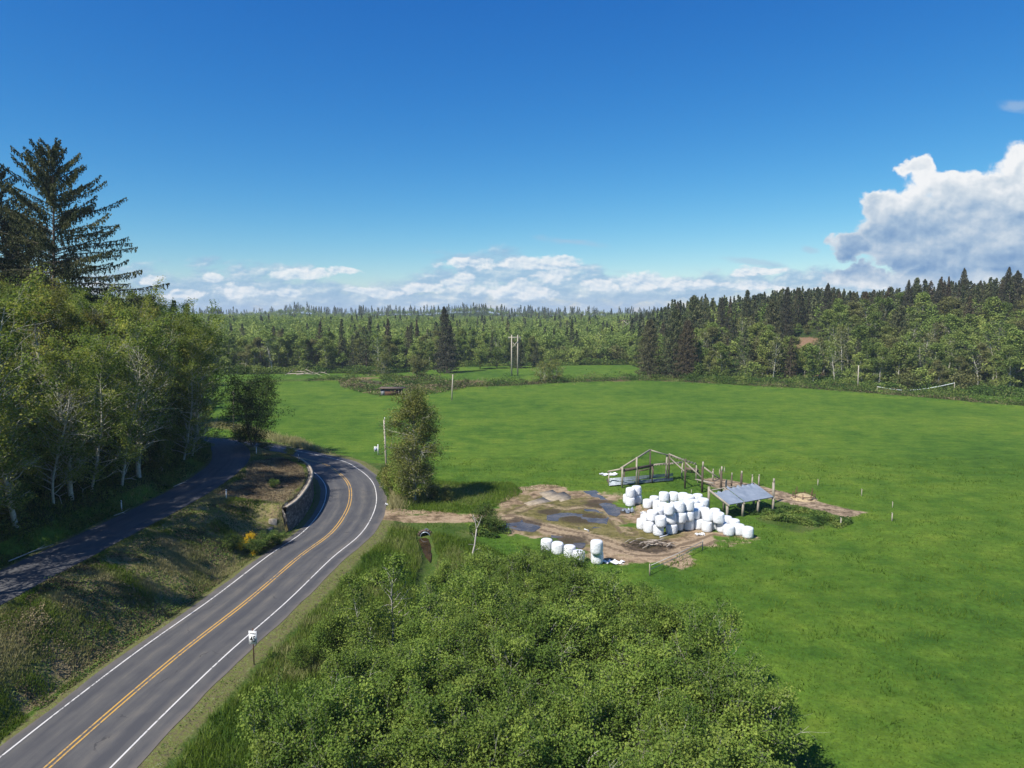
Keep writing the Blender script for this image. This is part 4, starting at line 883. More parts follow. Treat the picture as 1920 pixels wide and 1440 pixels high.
# reflector posts
for (u_, vb, vt, z_, lab) in ((424.5, 935, 917, 4.1, "white reflector post beside the side road near the slope"), (481, 852, 838, 4.2, "white reflector post at the bend of the side road"), (227.5, 944, 929, 5.2, "pale reflector post in the shade across the side road")):
    bx, by = G(u_, vb, z_); gz_ = zt(bx, by); h_ = 18*by/F if u_ > 300 else 1.1
    e = tag(empty('reflector_post', (bx, by, gz_)), lab, "marker post", "reflector posts along the side road"); MB().box((0, 0, .58), (.11, .05, 1.2)).build('post', M_white, e); MB().box((0, -.03, 1.05), (.085, .012, .16)).build('reflector', M_grey, e)
for (u_, v_, lab) in ((412, 811, "thin delineator stake on the side road crest"), (560, 870, "thin delineator stake at the end of the retaining wall")):
    bx, by = G(u_, v_, 3.2); gz_ = zt(bx, by); e = tag(empty('marker_stake', (bx, by, gz_)), lab, "marker post"); MB().box((0, 0, .6), (.07, .05, 1.3)).build('stake', M_grey, e); MB().box((0, -.03, 1.1), (.1, .01, .14)).build('reflector', M_white, e)
# wire fence corner and field stakes
def fence(p0, p1, lab):
    a = Vector((*G(*p0), 0)); b = Vector((*G(*p1), 0)); e = tag(empty('wire_fence', a), lab, "wire fence"); d_ = b-a
    for q in (Vector((0, 0, 0)), d_): MB().tube([(q.x, q.y, -.2), (q.x, q.y, 1.15)], [.07, .06], 7).build('post', M_wood, e)
    for h_ in (.55, .95): MB().tube([Vector((0, 0, h_)), d_*.5+Vector((0, 0, h_-.06)), d_+Vector((0, 0, h_))], .032, 4).build('wire', M_wire, e)
fence((1218, 1078), (1317, 1031), "two-strand wire fence with end posts right of the dirt yard")
for i, (u_, vt, vb, w_) in enumerate(((1533, 899, 911, .12), (1615, 917, 931, .12), (1673, 941, 952, .10), (1672, 962, 978, .16), (1576, 971, 986, .14), (1296, 918, 926, .1), (1241, 975, 985, .1))):
    bx, by = G(u_, vb); zz = D(u_, vt, by)[2]
    lab = ["pale stake standing alone beyond the hay feeder", "pale stake by the bare patch beyond the feeder", "thin stake at the far tip of the dirt strip", "thicker stake right of the dirt strip", "grey stake in the brambles below the dirt strip", "short stake in grass behind the big bale pile", "short stake hidden among the bales"][i]
    if i == 6: continue
    o = MB().beam((0, 0, -.2), (.03, 0, zz), w_*.7).beam((-.02, 0, zz-.02), (-.02, 0, zz+.04), w_*.8).build('field_stake', M_pole, loc=(bx, by, 0)); tag(o, lab, "stake")

# ------------------------------------------------------------------ hay feeder ring
bx, by = G(1507, 936); e = tag(empty('hay_feeder', (bx, by, 0)), "dark round hay feeder ring with spilled hay on the dirt strip", "hay feeder"); R0 = 1.45
for h_ in (.25, .62): th = np.linspace(0, 2*math.pi, 33); MB().tube(np.column_stack([R0*np.cos(th), R0*np.sin(th), th*0+h_]), .045, 5).build('hoop', M_rust, e)
for i in range(8):
    a_ = i*math.pi/4+.3; MB().tube([(R0*math.cos(a_), R0*math.sin(a_), -.05), (R0*math.cos(a_), R0*math.sin(a_), 1.5 if i % 2 == 0 else 1.0)], .05, 5).build('upright', M_rust, e)
g = np.random.default_rng(5); mb_ = MB(); mb_.lathe([(1.9, -.05), (1.55, .2), (1.1, .5), (.6, .72), (.25, .78), (.01, .8)], 26, wob=lambda th, z: .07*np.cos(3*th+z*4)+.05*np.cos(7*th-z*3))
o = mb_.build('hay_heap', M_hay, loc=(bx, by, .02), smooth=True); tag(o, "loose straw heap inside the dark feeder ring", "hay")

# ------------------------------------------------------------------ yard litter, slabs, puddles
def blob(pts, g, k=5, amp=.18, z=0.03):
    P_ = np.array(spline([tuple(p) for p in pts]+[tuple(pts[0])], .4)); c_ = P_.mean(0); n_ = len(P_); r = 1+amp*(fnoise(np.arange(n_), np.zeros(n_), 3, int(g.integers(99)))-.5)*2
    P_ = c_+(P_-c_)*r[:, None]; P_[-1] = P_[0]; V = [(*c_, z)]+[(*p, z) for p in P_]; n_ = len(P_)
    Q = [(0, i, i+1, i+2) for i in range(1, n_-1, 2)]+([(0, n_-1, n_, 1)] if n_ % 2 == 0 else []); return V, Q
g = np.random.default_rng(12)
PD = [("long narrow puddle at the back of the yard", [(1103,927),(1120,925),(1132,935),(1150,948),(1155,960),(1140,960),(1125,945),(1110,937)]),
      ("puddle in the middle of the yard, largest", [(1042,968),(1065,962),(1110,960),(1128,972),(1125,985),(1090,988),(1082,978),(1060,976),(1045,975)]),
      ("puddle at the left entrance of the yard", [(950,975),(975,970),(980,980),(1000,985),(995,995),(965,990),(945,985)]),
      ("small muddy puddle behind the short bale line", [(1040,1005),(1075,1010),(1085,1020),(1060,1024),(1045,1015)]),
      ("small puddle beside the short bale line", [(1075,1012),(1095,1018),(1090,1026),(1078,1023)]),
      ("dark wet patch near the long puddle", [(1150,950),(1175,955),(1180,962),(1160,962)])]
for lab, ps in PD:
    V, Q = blob([G(*p) for p in ps], g, z=0); V = np.array(V); V[:, :2] = V[:, :2].mean(0)+(V[:, :2]-V[:, :2].mean(0))*1.3; V[:, 2] = np.percentile(ts(V[:, 0], V[:, 1]), 58)
    tag(MB().add(V, Q).build('puddle', M_pud), lab, "puddle", kind='structure')
SLB = [((1012,925),(1035,920),(1045,927),(1020,931)), ((1020,932),(1056,924),(1068,932),(1035,940)), ((985,944),(1018,934),(1032,941),(995,948)), ((1048,936),(1066,932),(1070,936),(1052,941))]
for i, ps in enumerate(SLB):
    q_ = np.array([G(*p) for p in ps]); c_ = q_.mean(0); q_ = c_+(q_-c_)*1.15
    b_ = MB(); zs = float(ts(q_[:, 0], q_[:, 1]).max()); V = [(*p, zs+.03) for p in q_]+[(*p, zs-.2) for p in q_]; b_.add(V, [(0,1,2,3),(0,4,5,1),(1,5,6,2),(2,6,7,3),(3,7,4,0)])
    tag(b_.build('concrete_slab', M_slab), "worn pale concrete slab sunk in the yard, %s" % ["farthest back", "middle and largest", "nearest and leftmost", "small one on the right"][i], "slab")
def scrap(uv, r, lab, name='plastic_scrap', mat=None, el=2.2, h=.14, seed=1, cat="plastic"):
    x_, y_ = G(*uv); g = np.random.default_rng(seed); k_ = 11; V = []
    for j in range(k_):
        for i in range(k_):
            a_, b_ = i/(k_-1)-.5, j/(k_-1)-.5; V.append((a_*2*r*el*(1+.3*math.sin(b_*7)), b_*2*r*(1+.35*math.sin(a_*9+seed)), .03+h*abs(g.normal())))
    o = MB().add(V, [(j*k_+i, j*k_+i+1, (j+1)*k_+i+1, (j+1)*k_+i) for j in range(k_-1) for i in range(k_-1)]).build(name, mat or M_plast, loc=(x_, y_, zt(x_, y_))); tag(o, lab, cat)
scrap((1150, 1056), .45, "crumpled white wrap lying by the stacked bale pair", seed=2); scrap((1178, 961), .7, "grey torn sheet lying left of the big bale pile", mat=M_steel, el=.9, h=.2, seed=3, name='torn_sheet', cat="sheet")
scrap((1313, 1003), .22, "small white scrap in front of the big bale pile", seed=4); scrap((1142, 891), .7, "white plastic sheet behind the left end of the frame", seed=5, el=1.8)
scrap((1480, 971), .22, "small white scrap in the brambles under the metal roof", seed=6, el=1.2); scrap((1388, 951), .35, "white lump lying under the metal roof", seed=7, el=1, h=.3)
scrap((725, 951), .16, "tiny white scrap on the grass beside the road bend", seed=8, el=1.3); scrap((1206, 927+37), .15, "white tatter beside the torn grey sheet", seed=9)
for (a, b, lab) in (((1237, 1008), (1255, 1000), "white strip of wrap trailing from the front bale"), ((1096, 993), (1103, 997), "bent white strip in the middle of the yard"), ((1192, 944), (1218, 945), "white tatter of wrap under the small bale stack")):
    p0 = np.array((*G(*a), .05)); p1 = np.array((*G(*b), .08)); mid = (p0+p1)/2+np.array((.2, -.25, .05)); tag(MB().tube([p0-p0, mid-p0, p1-p0], [.1, .05, .12], 5).build('wrap_strip', M_plast, loc=p0), lab, "plastic strip")
g = np.random.default_rng(77); cx_, cy_ = G(1226, 1022); STK = empty('brush_pile', (cx_, cy_, 0)); tag(STK, "flat heap of dead branches on the dirt yard", "brush pile")
for i in range(46):
    a_ = g.normal(0.25, .5); L_ = g.uniform(.8, 2.6); c0 = g.normal(size=2)*np.array((1.3, .7)); d_ = np.array((math.cos(a_), math.sin(a_)*.9)); z_ = g.uniform(.05, .4)
    MB().tube([(c0[0]-d_[0]*L_/2, c0[1]-d_[1]*L_/2, z_), (c0[0]+g.normal()*.1, c0[1]+g.normal()*.1, z_+.06), (c0[0]+d_[0]*L_/2, c0[1]+d_[1]*L_/2, z_*.6)], [.05, .04, .015], 5).build('branch', M_log if i % 3 else M_wood_d, STK)

# culvert and ditch water
cx_, cy_ = G(797, 996); e = tag(empty('culvert_pipe', (cx_, cy_, -.72)), "round culvert mouth under the farm track above the ditch", "culvert")
prof = []; th = np.linspace(0, 2*math.pi, 21); mb_ = MB()
V = []; 
for (r_, yy) in ((.62, 0), (.62, 1.5), (.54, 1.5), (.54, 0)): V += [(r_*math.cos(t), yy, r_*math.sin(t)) for t in th[:-1]]
mb_.add(V, [(a_*20+j, a_*20+(j+1) % 20, ((a_+1) % 4)*20+(j+1) % 20, ((a_+1) % 4)*20+j) for a_ in range(4) for j in range(20)]).build('pipe', M_steel, e)
g3 = np.random.default_rng(3)
for i in range(9):
    a_ = math.pi*i/8; MB().box((.8*math.cos(a_), .25, .72*math.sin(a_)+.02), (.3, .4, .2), a_).build('headwall_stone', M_wood_d, e)
L_ = spline([(p[0], p[1]) for p in DITCH][:3], .5); T = np.gradient(L_, axis=0); T /= np.linalg.norm(T, axis=1, keepdims=True); N = np.stack([T[:, 1], -T[:, 0]], 1)
wv = []; zc = ts(L_[:, 0], L_[:, 1])+.20
for s in (-1, 1): wv.append(np.column_stack([L_+N*(s*(np.interp(np.linspace(0, 1, len(L_)), [0, .15, .55, .85, 1], [.35, .75, .5, .3, .03])*(.6+.8*fnoise(np.arange(len(L_)), np.full(len(L_), 3.0+s), 1.5, 5))))[:, None], np.minimum.accumulate(zc)*0+zc.mean()]))
k_ = len(L_); tag(MB().add(np.concatenate(wv), [(i, i+1, k_+i+1, k_+i) for i in range(k_-1)]).build('ditch_water', M_creek), kind='structure')
# creek water, visible pool on the left
L_ = CREEK; T = np.gradient(L_, axis=0); T /= np.linalg.norm(T, axis=1, keepdims=True); N = np.stack([T[:, 1], -T[:, 0]], 1); zc = float(np.median(ts(L_[:, 0], L_[:, 1])))+.45
wv = [np.column_stack([L_+N*s, np.full(len(L_), zc)]) for s in (-3.0, 3.0)]; k_ = len(L_)
tag(MB().add(np.concatenate(wv), [(i, i+1, k_+i+1, k_+i) for i in range(k_-1)]).build('creek_water', M_pud), kind='structure')
V, Q = blob([G(*p) for p in ((668,717),(690,711),(712,713),(708,722),(680,724))], g3, z=0); V = np.array(V); V[:, 2] = ts(V[:, 0], V[:, 1]).max()*0+.12; tag(MB().add(V, Q).build('creek_pool', M_pud), kind='structure')

# old shed by the creek
cx_, cy_ = G(735, 740); e = tag(empty('old_shed', (cx_, cy_, zt(cx_, cy_)-.1)), "low brown shed with a flat dark roof on the creek bank", "shed"); W_, Dp, H_ = 6.6, 4.0, 2.3
MB().box((.2, -Dp/2, H_/2), (W_*.72, .12, H_)).build('front_wall', M_red, e); MB().box((-W_/2+.1, 0, H_/2), (.12, Dp, H_)).build('side_wall', M_wood, e); MB().box((0, Dp/2, H_/2), (W_, .12, H_)).build('back_wall', M_red, e)
MB().box((.2, 0, H_+.12), (W_+1.6, Dp+1.2, .14)).build('roof', M_wood_d, e)
for x_ in (-W_/2, W_*.39, W_/2+.2): MB().beam((x_, -Dp/2-.1, -.2), (x_, -Dp/2-.1, H_), .16).build('post', M_wood, e)
MB().box((-W_/2+.7, -Dp/2-.05, .9), (1.1, .1, 1.8)).build('door_panel', M_grey, e)

# sagging white pipe across the creek on the right
Ya = 232; pts = [D(u_, v_, Ya+(u_-1650)*-.02) for u_, v_ in ((1645,725),(1665,728.5),(1690,731.5),(1715,731),(1740,728),(1765,723.5),(1790,718))]; o0 = Vector(pts[0])
e = tag(empty('white_pipe', o0), "long sagging white pipe hung between stakes at the right treeline", "pipe"); MB().tube([Vector(p)-o0 for p in spline([tuple(p) for p in pts], 2.5)], .085, 7).build('pipe', M_pvc, e, smooth=True)
for p in (pts[0], pts[-1]): q = Vector(p)-o0; gz_ = zt(p[0], p[1])-o0.z; MB().tube([(q.x, q.y, gz_-.3), (q.x, q.y, q.z+.2)], .1, 6).build('support_post', M_wood, e)

# fallen logs at the left field edge
g = np.random.default_rng(31)
for i, (u1, v1, u2, v2, r_) in enumerate([(540,698,592,700,.22),(548,694,578,702,.18),(556,700,610,697,.2),(563,688,585,701,.16),(585,696,604,703,.15),(535,700,560,692,.14),(597,694,618,701,.16)]):
    a = np.array((*G(u1, v1+5), .5)); b = np.array((*G(u2, v2+5), .7)); a[2] += zt(a[0], a[1]); b[2] += zt(b[0], b[1])+(1.2 if i % 2 else 0); m_ = (a+b)/2+np.array((0, 0, .3))
    o = MB().tube([a-a, m_-a, b-a], [r_, r_*.8, r_*.4], 7).tube([m_-a, m_-a+np.array((1.5, .3, 1.3))], [r_*.4, r_*.15], 5).build('fallen_log', M_log, loc=a)
    tag(o, "bleached fallen log at the left field edge, %s" % ["longest and lowest", "crossing over the lowest", "lying across the middle", "steep thin one", "short one right of centre", "leftmost one", "rightmost one"][i], "log", "fallen logs at the field edge")
# dead sticks beside the side road
for i, (u1, v1, u2, v2) in enumerate([(30,1048,115,1017),(240,926,272,920),(162,951,172,965),(113,972,133,979),(228,963,250,960),(340,910,365,903)]):
    a = np.array((*G(u1-15, v1-6, 5.0), 0)); b = np.array((*G(u2-15, v2-6, 5.0), 0)); a[2] = zt(a[0], a[1])+.12; b[2] = zt(b[0], b[1])+.2; m_ = (a+b)/2+np.array((.2, .2, .15))
    o = MB().tube([a-a, m_-a, b-a], [.06, .05, .02], 5).tube([m_-a, m_-a+np.array((.5, .6, .3))], [.03, .01], 4).build('dead_branch', B_dead, loc=a)
    tag(o, "bleached dead branch by the shaded side road, %s" % ["longest, at the lower left", "short one near the pale reflector post", "steep one on the slope", "small flat one on the slope", "one at the asphalt edge", "one farthest up the road"][i], "branch", "dead branches by the side road")

# ------------------------------------------------------------------ big spruces on the left slope
def big_spruce(seed, H, R, nb, ls=0.20, twig=1.5):
    g = np.random.default_rng(seed); WV = []; WQ = []; wn = 0; C = []; AX = []; S = []; T = []
    def addw(p, r, k):
        nonlocal wn
        V, Q = tube(p, r, k, False); WV.append(V); WQ.append(Q+wn); wn += len(V)
    tp = curve((0, 0, -0.5), (0, 0, 1), H, 14, g, 0.012); addw(tp, 0.42*np.linspace(1, 0.05, 15), 8)
    for i in range(nb):
        t = 0.10+0.89*((i+g.random())/nb); ti = t*14; i0 = min(int(ti), 13); p = tp[i0]*(1-(ti-i0))+tp[i0+1]*(ti-i0)
        L = (R*min(1.0, ((1-t)*1.22)**0.70)*g.uniform(0.55, 1.15))+1.0; a = i*2.399+g.normal()*0.35
        el = -0.20+0.25*t+1.0*max(0, t-0.42)**1.1*2.0+g.normal()*0.07
        d = unit(np.array((math.cos(a), math.sin(a), el))); n_ = 9; st = L/n_; bp = [p]
        for j in range(n_):
            f = j/n_; d = unit(d+np.array((0, 0, -0.05+0.13*f))+g.normal(size=3)*0.035); bp.append(bp[-1]+d*st)
        bp = np.array(bp); addw(bp, np.linspace(0.10*(1.1-t)+0.02, 0.012, n_+1), 4); ct = g.uniform(0.15, 0.75)
        side = unit(np.cross(bp[-1]-bp[0], (0, 0, 1))); dirn = unit(bp[-1]-bp[0])
        m = int(L*4.6*twig)+4
        for q_ in range(m):
            s = 0.12+0.88*(q_+g.random())/m; ix = s*n_; j = min(int(ix), n_-1); b = bp[j]*(1-(ix-j))+bp[j+1]*(ix-j)
            sd = g.uniform(-1, 1)*L*0.075*(1.25-s); b2 = b+side*sd+dirn*abs(sd)*0.5; hang = g.uniform(0.35, 1.25)*(1.15-0.6*s)*min(1, L/4+0.3)
            e = b2+np.array((g.normal()*.1, g.normal()*.1, -hang)); kk = int(3+hang*6.5); ff = g.random(kk)
            C.append(b2+(e-b2)*ff[:, None]+g.normal(size=(kk, 3))*0.05); AX.append(np.tile((0, 0, -1.0), (kk, 1))+g.normal(size=(kk, 3))*0.3); S.append(ls*g.uniform(1.0, 2.0, kk)); T.append(np.clip(ct+g.normal(size=kk)*0.15, 0, 1))
            kk = 3; ff = g.random(kk)[:, None]; C.append(b+(b2-b)*ff+g.normal(size=(kk, 3))*0.06); AX.append(np.tile(dirn+side*np.sign(sd), (kk, 1))); S.append(ls*g.uniform(1.0, 1.7, kk)); T.append(np.full(kk, ct))
    C = np.concatenate(C); V, Q = leaves(C, np.concatenate(S), g, 0.42, axis=np.concatenate(AX))
    return (np.concatenate(WV), np.concatenate(WQ)), (V, Q, np.repeat(np.concatenate(T), 4))
SPR = [parts('big_spruce', *big_spruce(3, 36, 16.5, 200), B_brown, L_spr), parts('big_spruce', *big_spruce(8, 34, 11.0, 175), B_brown, L_spr)]
def top_s(pm_h, x, y, vtop):            # scale so that the top reaches a picture height
    return (D(960, vtop, y)[2]-zt(x, y))/pm_h
for pm, H_, u_, Y_, vt, lab, rz in ((SPR[0], 36, 105, 104, 268, "tall dark spruce towering over the left slope with drooping boughs", 0.6), (SPR[1], 34, 2, 110, 306, "second tall spruce at the left edge beside the towering one", 2.0),
        (SPR[1], 34, -60, 98, 380, "broad spruce behind the alders at the far left", 4.0), (SPR[0], 36, 52, 120, 395, "spruce standing between the two tall ones, partly hidden", 3.1)):
    x_ = D(u_, 700, Y_)[0]; s_ = top_s(H_, x_, Y_, vt); plant('spruce_tree', pm, x_, Y_, lab, "spruce", None, s_, rz)

# ------------------------------------------------------------------ alders on the left slope
ALD = [parts('alder', *broadleaf(20+i, 17, R_a, 0.07, 60, 16000, 0.20, (ln, 0), 0.16, 1, 0.45, 0.0, 0.30, 6, 4, 0.30, wob=0.10, prof=lambda t: 0.62+0.45*math.sin(math.pi*min(1, t*.9+.05))), B_pale, L_alder) for i, (R_a, ln) in enumerate(((4.6, .25), (4.2, .12), (5.0, .32), (4.0, .05)))]
BARE = [parts('alder', *broadleaf(40+i, 17, 4.3, 0.12, 60, 5500, 0.19, (.15, 0), 0.29, 1, 0.55, 0.0, 0.22, 5, 4, 0.42, wob=0.13), B_pale, L_alder) for i in range(2)]
g = np.random.default_rng(101)
cand = []
for y in np.arange(26, 134, 4.2):
    for c in (4.6, 8.4, 12.4, 16.8, 21.5, 26.5):
        cand.append((y+g.uniform(-1.9, 1.9), c+g.uniform(-1.4, 1.4)))
al = 0; ALN = []
for y, c in cand:
    j = int(np.argmin(abs(UP_L[:, 1]-y))); x = UP_L[j, 0]-2.8-max(c, .8)*(1.0)-(0.8 if y > 96 else 0)
    if y > 104 and c < 6: continue
    u = 960+F*x/y
    if y < 60 and c < 6 and u > -60: continue
    if u < -330 or (y < 44 and c > 14) or u > 372: continue
    ALN.append((x, y, c, u))
ALN.sort(key=lambda q: q[1])
for (x, y, c, u) in ALN:
    vt = float(np.interp(u, [-300, 0, 60, 200, 300, 345, 385, 405], [575, 566, 560, 566, 572, 582, 604, 632])) + g.uniform(-10, 22)
    if u < -60: vt = g.uniform(540, 600)
    elif y < 66: vt = 600+g.uniform(-20, 60)
    if c < 7 and y > 64: vt += 45 if u < 300 else 35
    elif c < 12 and y > 68: vt += 20
    if 60 < y < 76 and c < 14: vt += 45
    s_ = np.clip(top_s(17, x, y, vt), 0.45, 1.22 if u < -60 else 1.3); bare = g.random() < (0.6 if c < 14 else .4)
    pm = BARE[int(g.integers(2))] if bare else ALD[int(g.integers(4))]
    zone = "near the big spruces" if u < 130 and y > 60 else ("shading the side road" if y < 66 else ("at the right end of the slope" if u > 260 else "mid slope above the road"))
    row_ = "front" if c < 7 else ("second" if c < 15 else "rear")
    kindw = "half bare pale-stemmed alder" if bare else "leafy yellow green alder"
    plant('alder_tree', pm, x, y, f"{kindw} {zone}, {row_} row", "alder", "alders on the left slope", s_, g.uniform(-0.9, 0.9), sz=s_*g.uniform(.96, 1.05))
UND = [parts('understory', *broadleaf(50+i, 4.2, 3.0, 0.02, 34, 7000, 0.22, (0.2, 0), 0.07, 5, 0.6, 0.0, 0.3, 4, 3, 0.05, lambda t: 0.9), B_pale, L_alder) for i in range(2)]
kk = 0
for y in np.arange(40, 124, 3.4):
    for c in (4.0, 8.0, 13.0):
        yy = y+g.uniform(-1.5, 1.5); x = np.interp(yy, UP_L[:, 1], UP_L[:, 0])-3.0-c+g.uniform(-1.5, 1.5)
        if c < 5 and g.random() < (.55 if yy < 85 else .2): continue
        plant('understory_bush', UND[kk % 2], float(x), float(yy), f"leafy understory bush under the slope alders, {'nearest' if yy < 60 else 'middle' if yy < 90 else 'far'} part, {'lowest' if c < 5 else 'second' if c < 10 else 'highest'} tier", "bush", "understory bushes under the slope alders", float(g.uniform(.45, .8) if c < 5 else g.uniform(.8, 1.4))); kk += 1
for u_, Y_, vt, lab in ((352, 100, 600, "leaning alder at the right end of the slope, closest to the side road crest"), (366, 107, 622, "rightmost alder of the slope, leaning toward the field"), (335, 95, 640, "low alder overhanging the bend of the side road")):
    x_ = D(u_, 700, Y_)[0]; plant('alder_tree', ALD[0] if Y_ != 107 else BARE[0], x_, Y_, lab, "alder", None, top_s(17, x_, Y_, vt), 0.2)
# rear skyline of the left wood
CONn = [parts('conifer', *conifer(60+i, 20, 3.6, 120, 20, 0.42, 0.24, 0.85, .05, .35, .25), B_brown, L_con) for i in range(2)]
for (u_, vt, Y_) in ((300,562,118),(322,560,121),(350,566,119),(262,560,116),(215,556,120),(240,566,112)):
    x_ = D(u_, 700, Y_)[0]; plant('conifer_tree', CONn[int(g.integers(2))], x_, Y_, f"small dark conifer poking above the left alders, {ORD[[215,240,262,300,322,350].index(u_)]}", "conifer", "conifers above the left alders", top_s(20, x_, Y_, vt))
for i in range(46):
    u_ = g.uniform(-120, 290); Y_ = g.uniform(134, 240); x_ = D(u_, 700, Y_)[0]
    if polydist(np.array([x_]), np.array([Y_]), MAIN_L)[0][0] < 7 or polydist(np.array([x_]), np.array([Y_]), UP_L)[0][0] < 6: continue
    plant('alder_tree', ALD[i % 4], x_, Y_, "alder at the back of the left wood behind the slope trees", "alder", "alders at the back of the left wood", top_s(17, x_, Y_, g.uniform(576, 592)))

# ------------------------------------------------------------------ single trees
def prof_round(t): return 0.45+0.75*math.sin(math.pi*min(1, t*0.9+0.08))
LONE = parts('lone_tree', *broadleaf(71, 11.5, 4.1, 0.04, 110, 24000, 0.20, (0, 0), 0.13, 5, 0.45, 0.0, 0.36, 5, 4, 0.0, prof_round), B_brown, L_dark)
x_, y_ = G(472, 826, 3.2)[0], 113.5; x_ = D(472, 820, y_)[0]
plant('roadside_tree', LONE, x_, y_, "dark round tree alone between the two roads", "tree", None, top_s(11.5, x_, y_, 706), 1.0)
BIR = parts('birch', *broadleaf(83, 14, 3.1, 0.10, 90, 42000, 0.17, (0.16, 0), 0.24, 1, 0.35, 0.05, 0.42, 7, 4, 0.06, lambda t: 0.75+0.45*math.sin(math.pi*min(1, t*0.85+.1))-0.5*max(0, t-.75)*2, wob=.12), B_pale, L_wil)
x_, y_ = G(778, 938); plant('birch_tree', BIR, x_, y_, "tall drooping birch with pale twisted limbs by the farm track", "birch", None, top_s(14, x_, y_, 742), 0.0)
BUSH = [parts('bush', *broadleaf(90+i, 3.4, 2.3, 0.02, 30, 5200, 0.17, (0, 0), 0.07, 5, 0.7, 0.0, 0.28, 4, 3, 0.0, prof_round), B_brown, mt) for i, mt in enumerate((L_wil, L_bram, L_thk))]
for (u_, v_, k_, s_, lab) in ((738, 925, 0, .95, "leafy bush at the left foot of the birch"), (757, 936, 2, 1.0, "green bush hugging the base of the birch"), (812, 938, 1, .55, "low dark bush right of the birch base"), (838, 940, 0, .5, "small bush on the grass right of the birch shadow"),
        (724, 893, 1, .42, "small shrub at the foot of the utility pole"), (905, 990, 1, .75, "dark bush by the dead snag at the track end"), (925, 998, 1, .55, "smaller bush right of the dead snag"), (760, 905, 0, 1.25, "tall left shoulder of foliage beside the birch trunk")):
    x_, y_ = G(u_, v_); plant('leafy_bush', BUSH[k_], x_, y_, lab, "bush", None, s_)
for (u_, v_, z_, k_, s_, lab) in ((515, 915, 3.6, 1, .38, "low green bush on the brown knoll above the wall"), (500, 990, 2.6, 1, .62, "dark green bush below the wall end"), (478, 1002, 2.4, 1, .55, "dark bush left of the wall end"), (430, 1000, 3, 1, .5, "dark bush uphill of the yellow broom"), (520, 1000, 1.6, 1, .5, "dark bush at the foot of the wall end"), (496, 838, 3.5, 1, .6, "dark scrub bush under the lone roadside tree"), (545, 860, 3, 1, .5, "dark scrub bush at the hilltop end of the wall"), (528, 850, 3, 1, .5, "dark scrub bush right of the lone roadside tree"), (452, 828, 3.5, 1, .4, "small dark bush left of the lone roadside tree")):
    x_, y_ = G(u_, v_, z_); plant('leafy_bush', BUSH[k_], x_, y_, lab, "bush", None, s_, sz=s_*.75)
GOR = parts('broom', *broadleaf(97, 1.5, 0.9, 0.05, 26, 2600, 0.10, (0, 0), 0.03, 5, 0.9, 0, .13, 4, 3, 0, prof_round), B_brown, L_gorse)
for (u_, v_, s_, lab) in ((468, 985, .72, "bright yellow broom bush in flower on the bank, upper clump"), (447, 998, .5, "small yellow broom clump left of the larger one"), (476, 996, .42, "low yellow broom clump right of the larger one")):
    x_, y_ = G(u_, v_, 2.9); plant('broom_bush', GOR, x_, y_, lab, "broom bush", "yellow broom clumps", s_)
# dead snag and pale young tree
g2 = np.random.default_rng(9); x_, y_ = D(884, 1000, 72)[0], 72; e = tag(empty('dead_snag', (x_, y_, zt(x_, y_))), "bare forked dead snag beyond the thicket", "snag"); zz = D(910, 964, 72)[2]-e.location.z
mb_ = MB(); a = curve((0, 0, -.3), (.18, 0, 1), zz*.72, 6, g2, .12); mb_.tube(a, np.linspace(.13, .07, 7), 6)
b1 = curve(a[-1], (-.15, .1, 1), zz*.32, 5, g2, .15); b2 = curve(a[-1], (.55, 0, .9), zz*.34, 5, g2, .15); mb_.tube(b1, np.linspace(.06, .02, 6), 5).tube(b2, np.linspace(.06, .02, 6), 5)
for q_ in (a[3], a[4], b1[2], b2[2], a[2]): c_ = curve(q_, (g2.normal(), g2.normal(), .8), .9, 3, g2, .2); mb_.tube(c_, np.linspace(.03, .01, 4), 4)
mb_.build('trunk', B_dead, e)
YNG = parts('young', *broadleaf(111, 8, 2.2, 0.18, 30, 3000, 0.17, (0, 0), 0.10, 1, 0.5, 0, .3, 4, 4, .35), B_dead, L_thk)
YDG = parts('young', *broadleaf(112, 8, 2.4, 0.15, 30, 5200, 0.18, (0, 0), 0.09, 2, 0.5, 0, .3, 4, 4, .1), B_pale, L_thk)
for (u_, v_, Y_, vt, k_, lab) in ((736, 1200, 52.5, 1035, 0, "sparse young tree with a whitish trunk left of the thicket"), (690, 1200, 49.5, 1085, 1, "leafy young tree left of the whitish trunk"), (780, 1200, 50.5, 1110, 1, "leafy young tree between the whitish trunk and the thicket"), (805, 1100, 57, 1075, 0, "thin sapling near the ditch above the thicket"), (1357, 1180, 44, 1150, 0, "thin sapling at the right end of the thicket")):
    x_ = D(u_, v_, Y_)[0]; plant('young_tree', (YNG, YDG)[k_], x_, Y_, lab, "young tree", None, top_s(8, x_, Y_, vt))

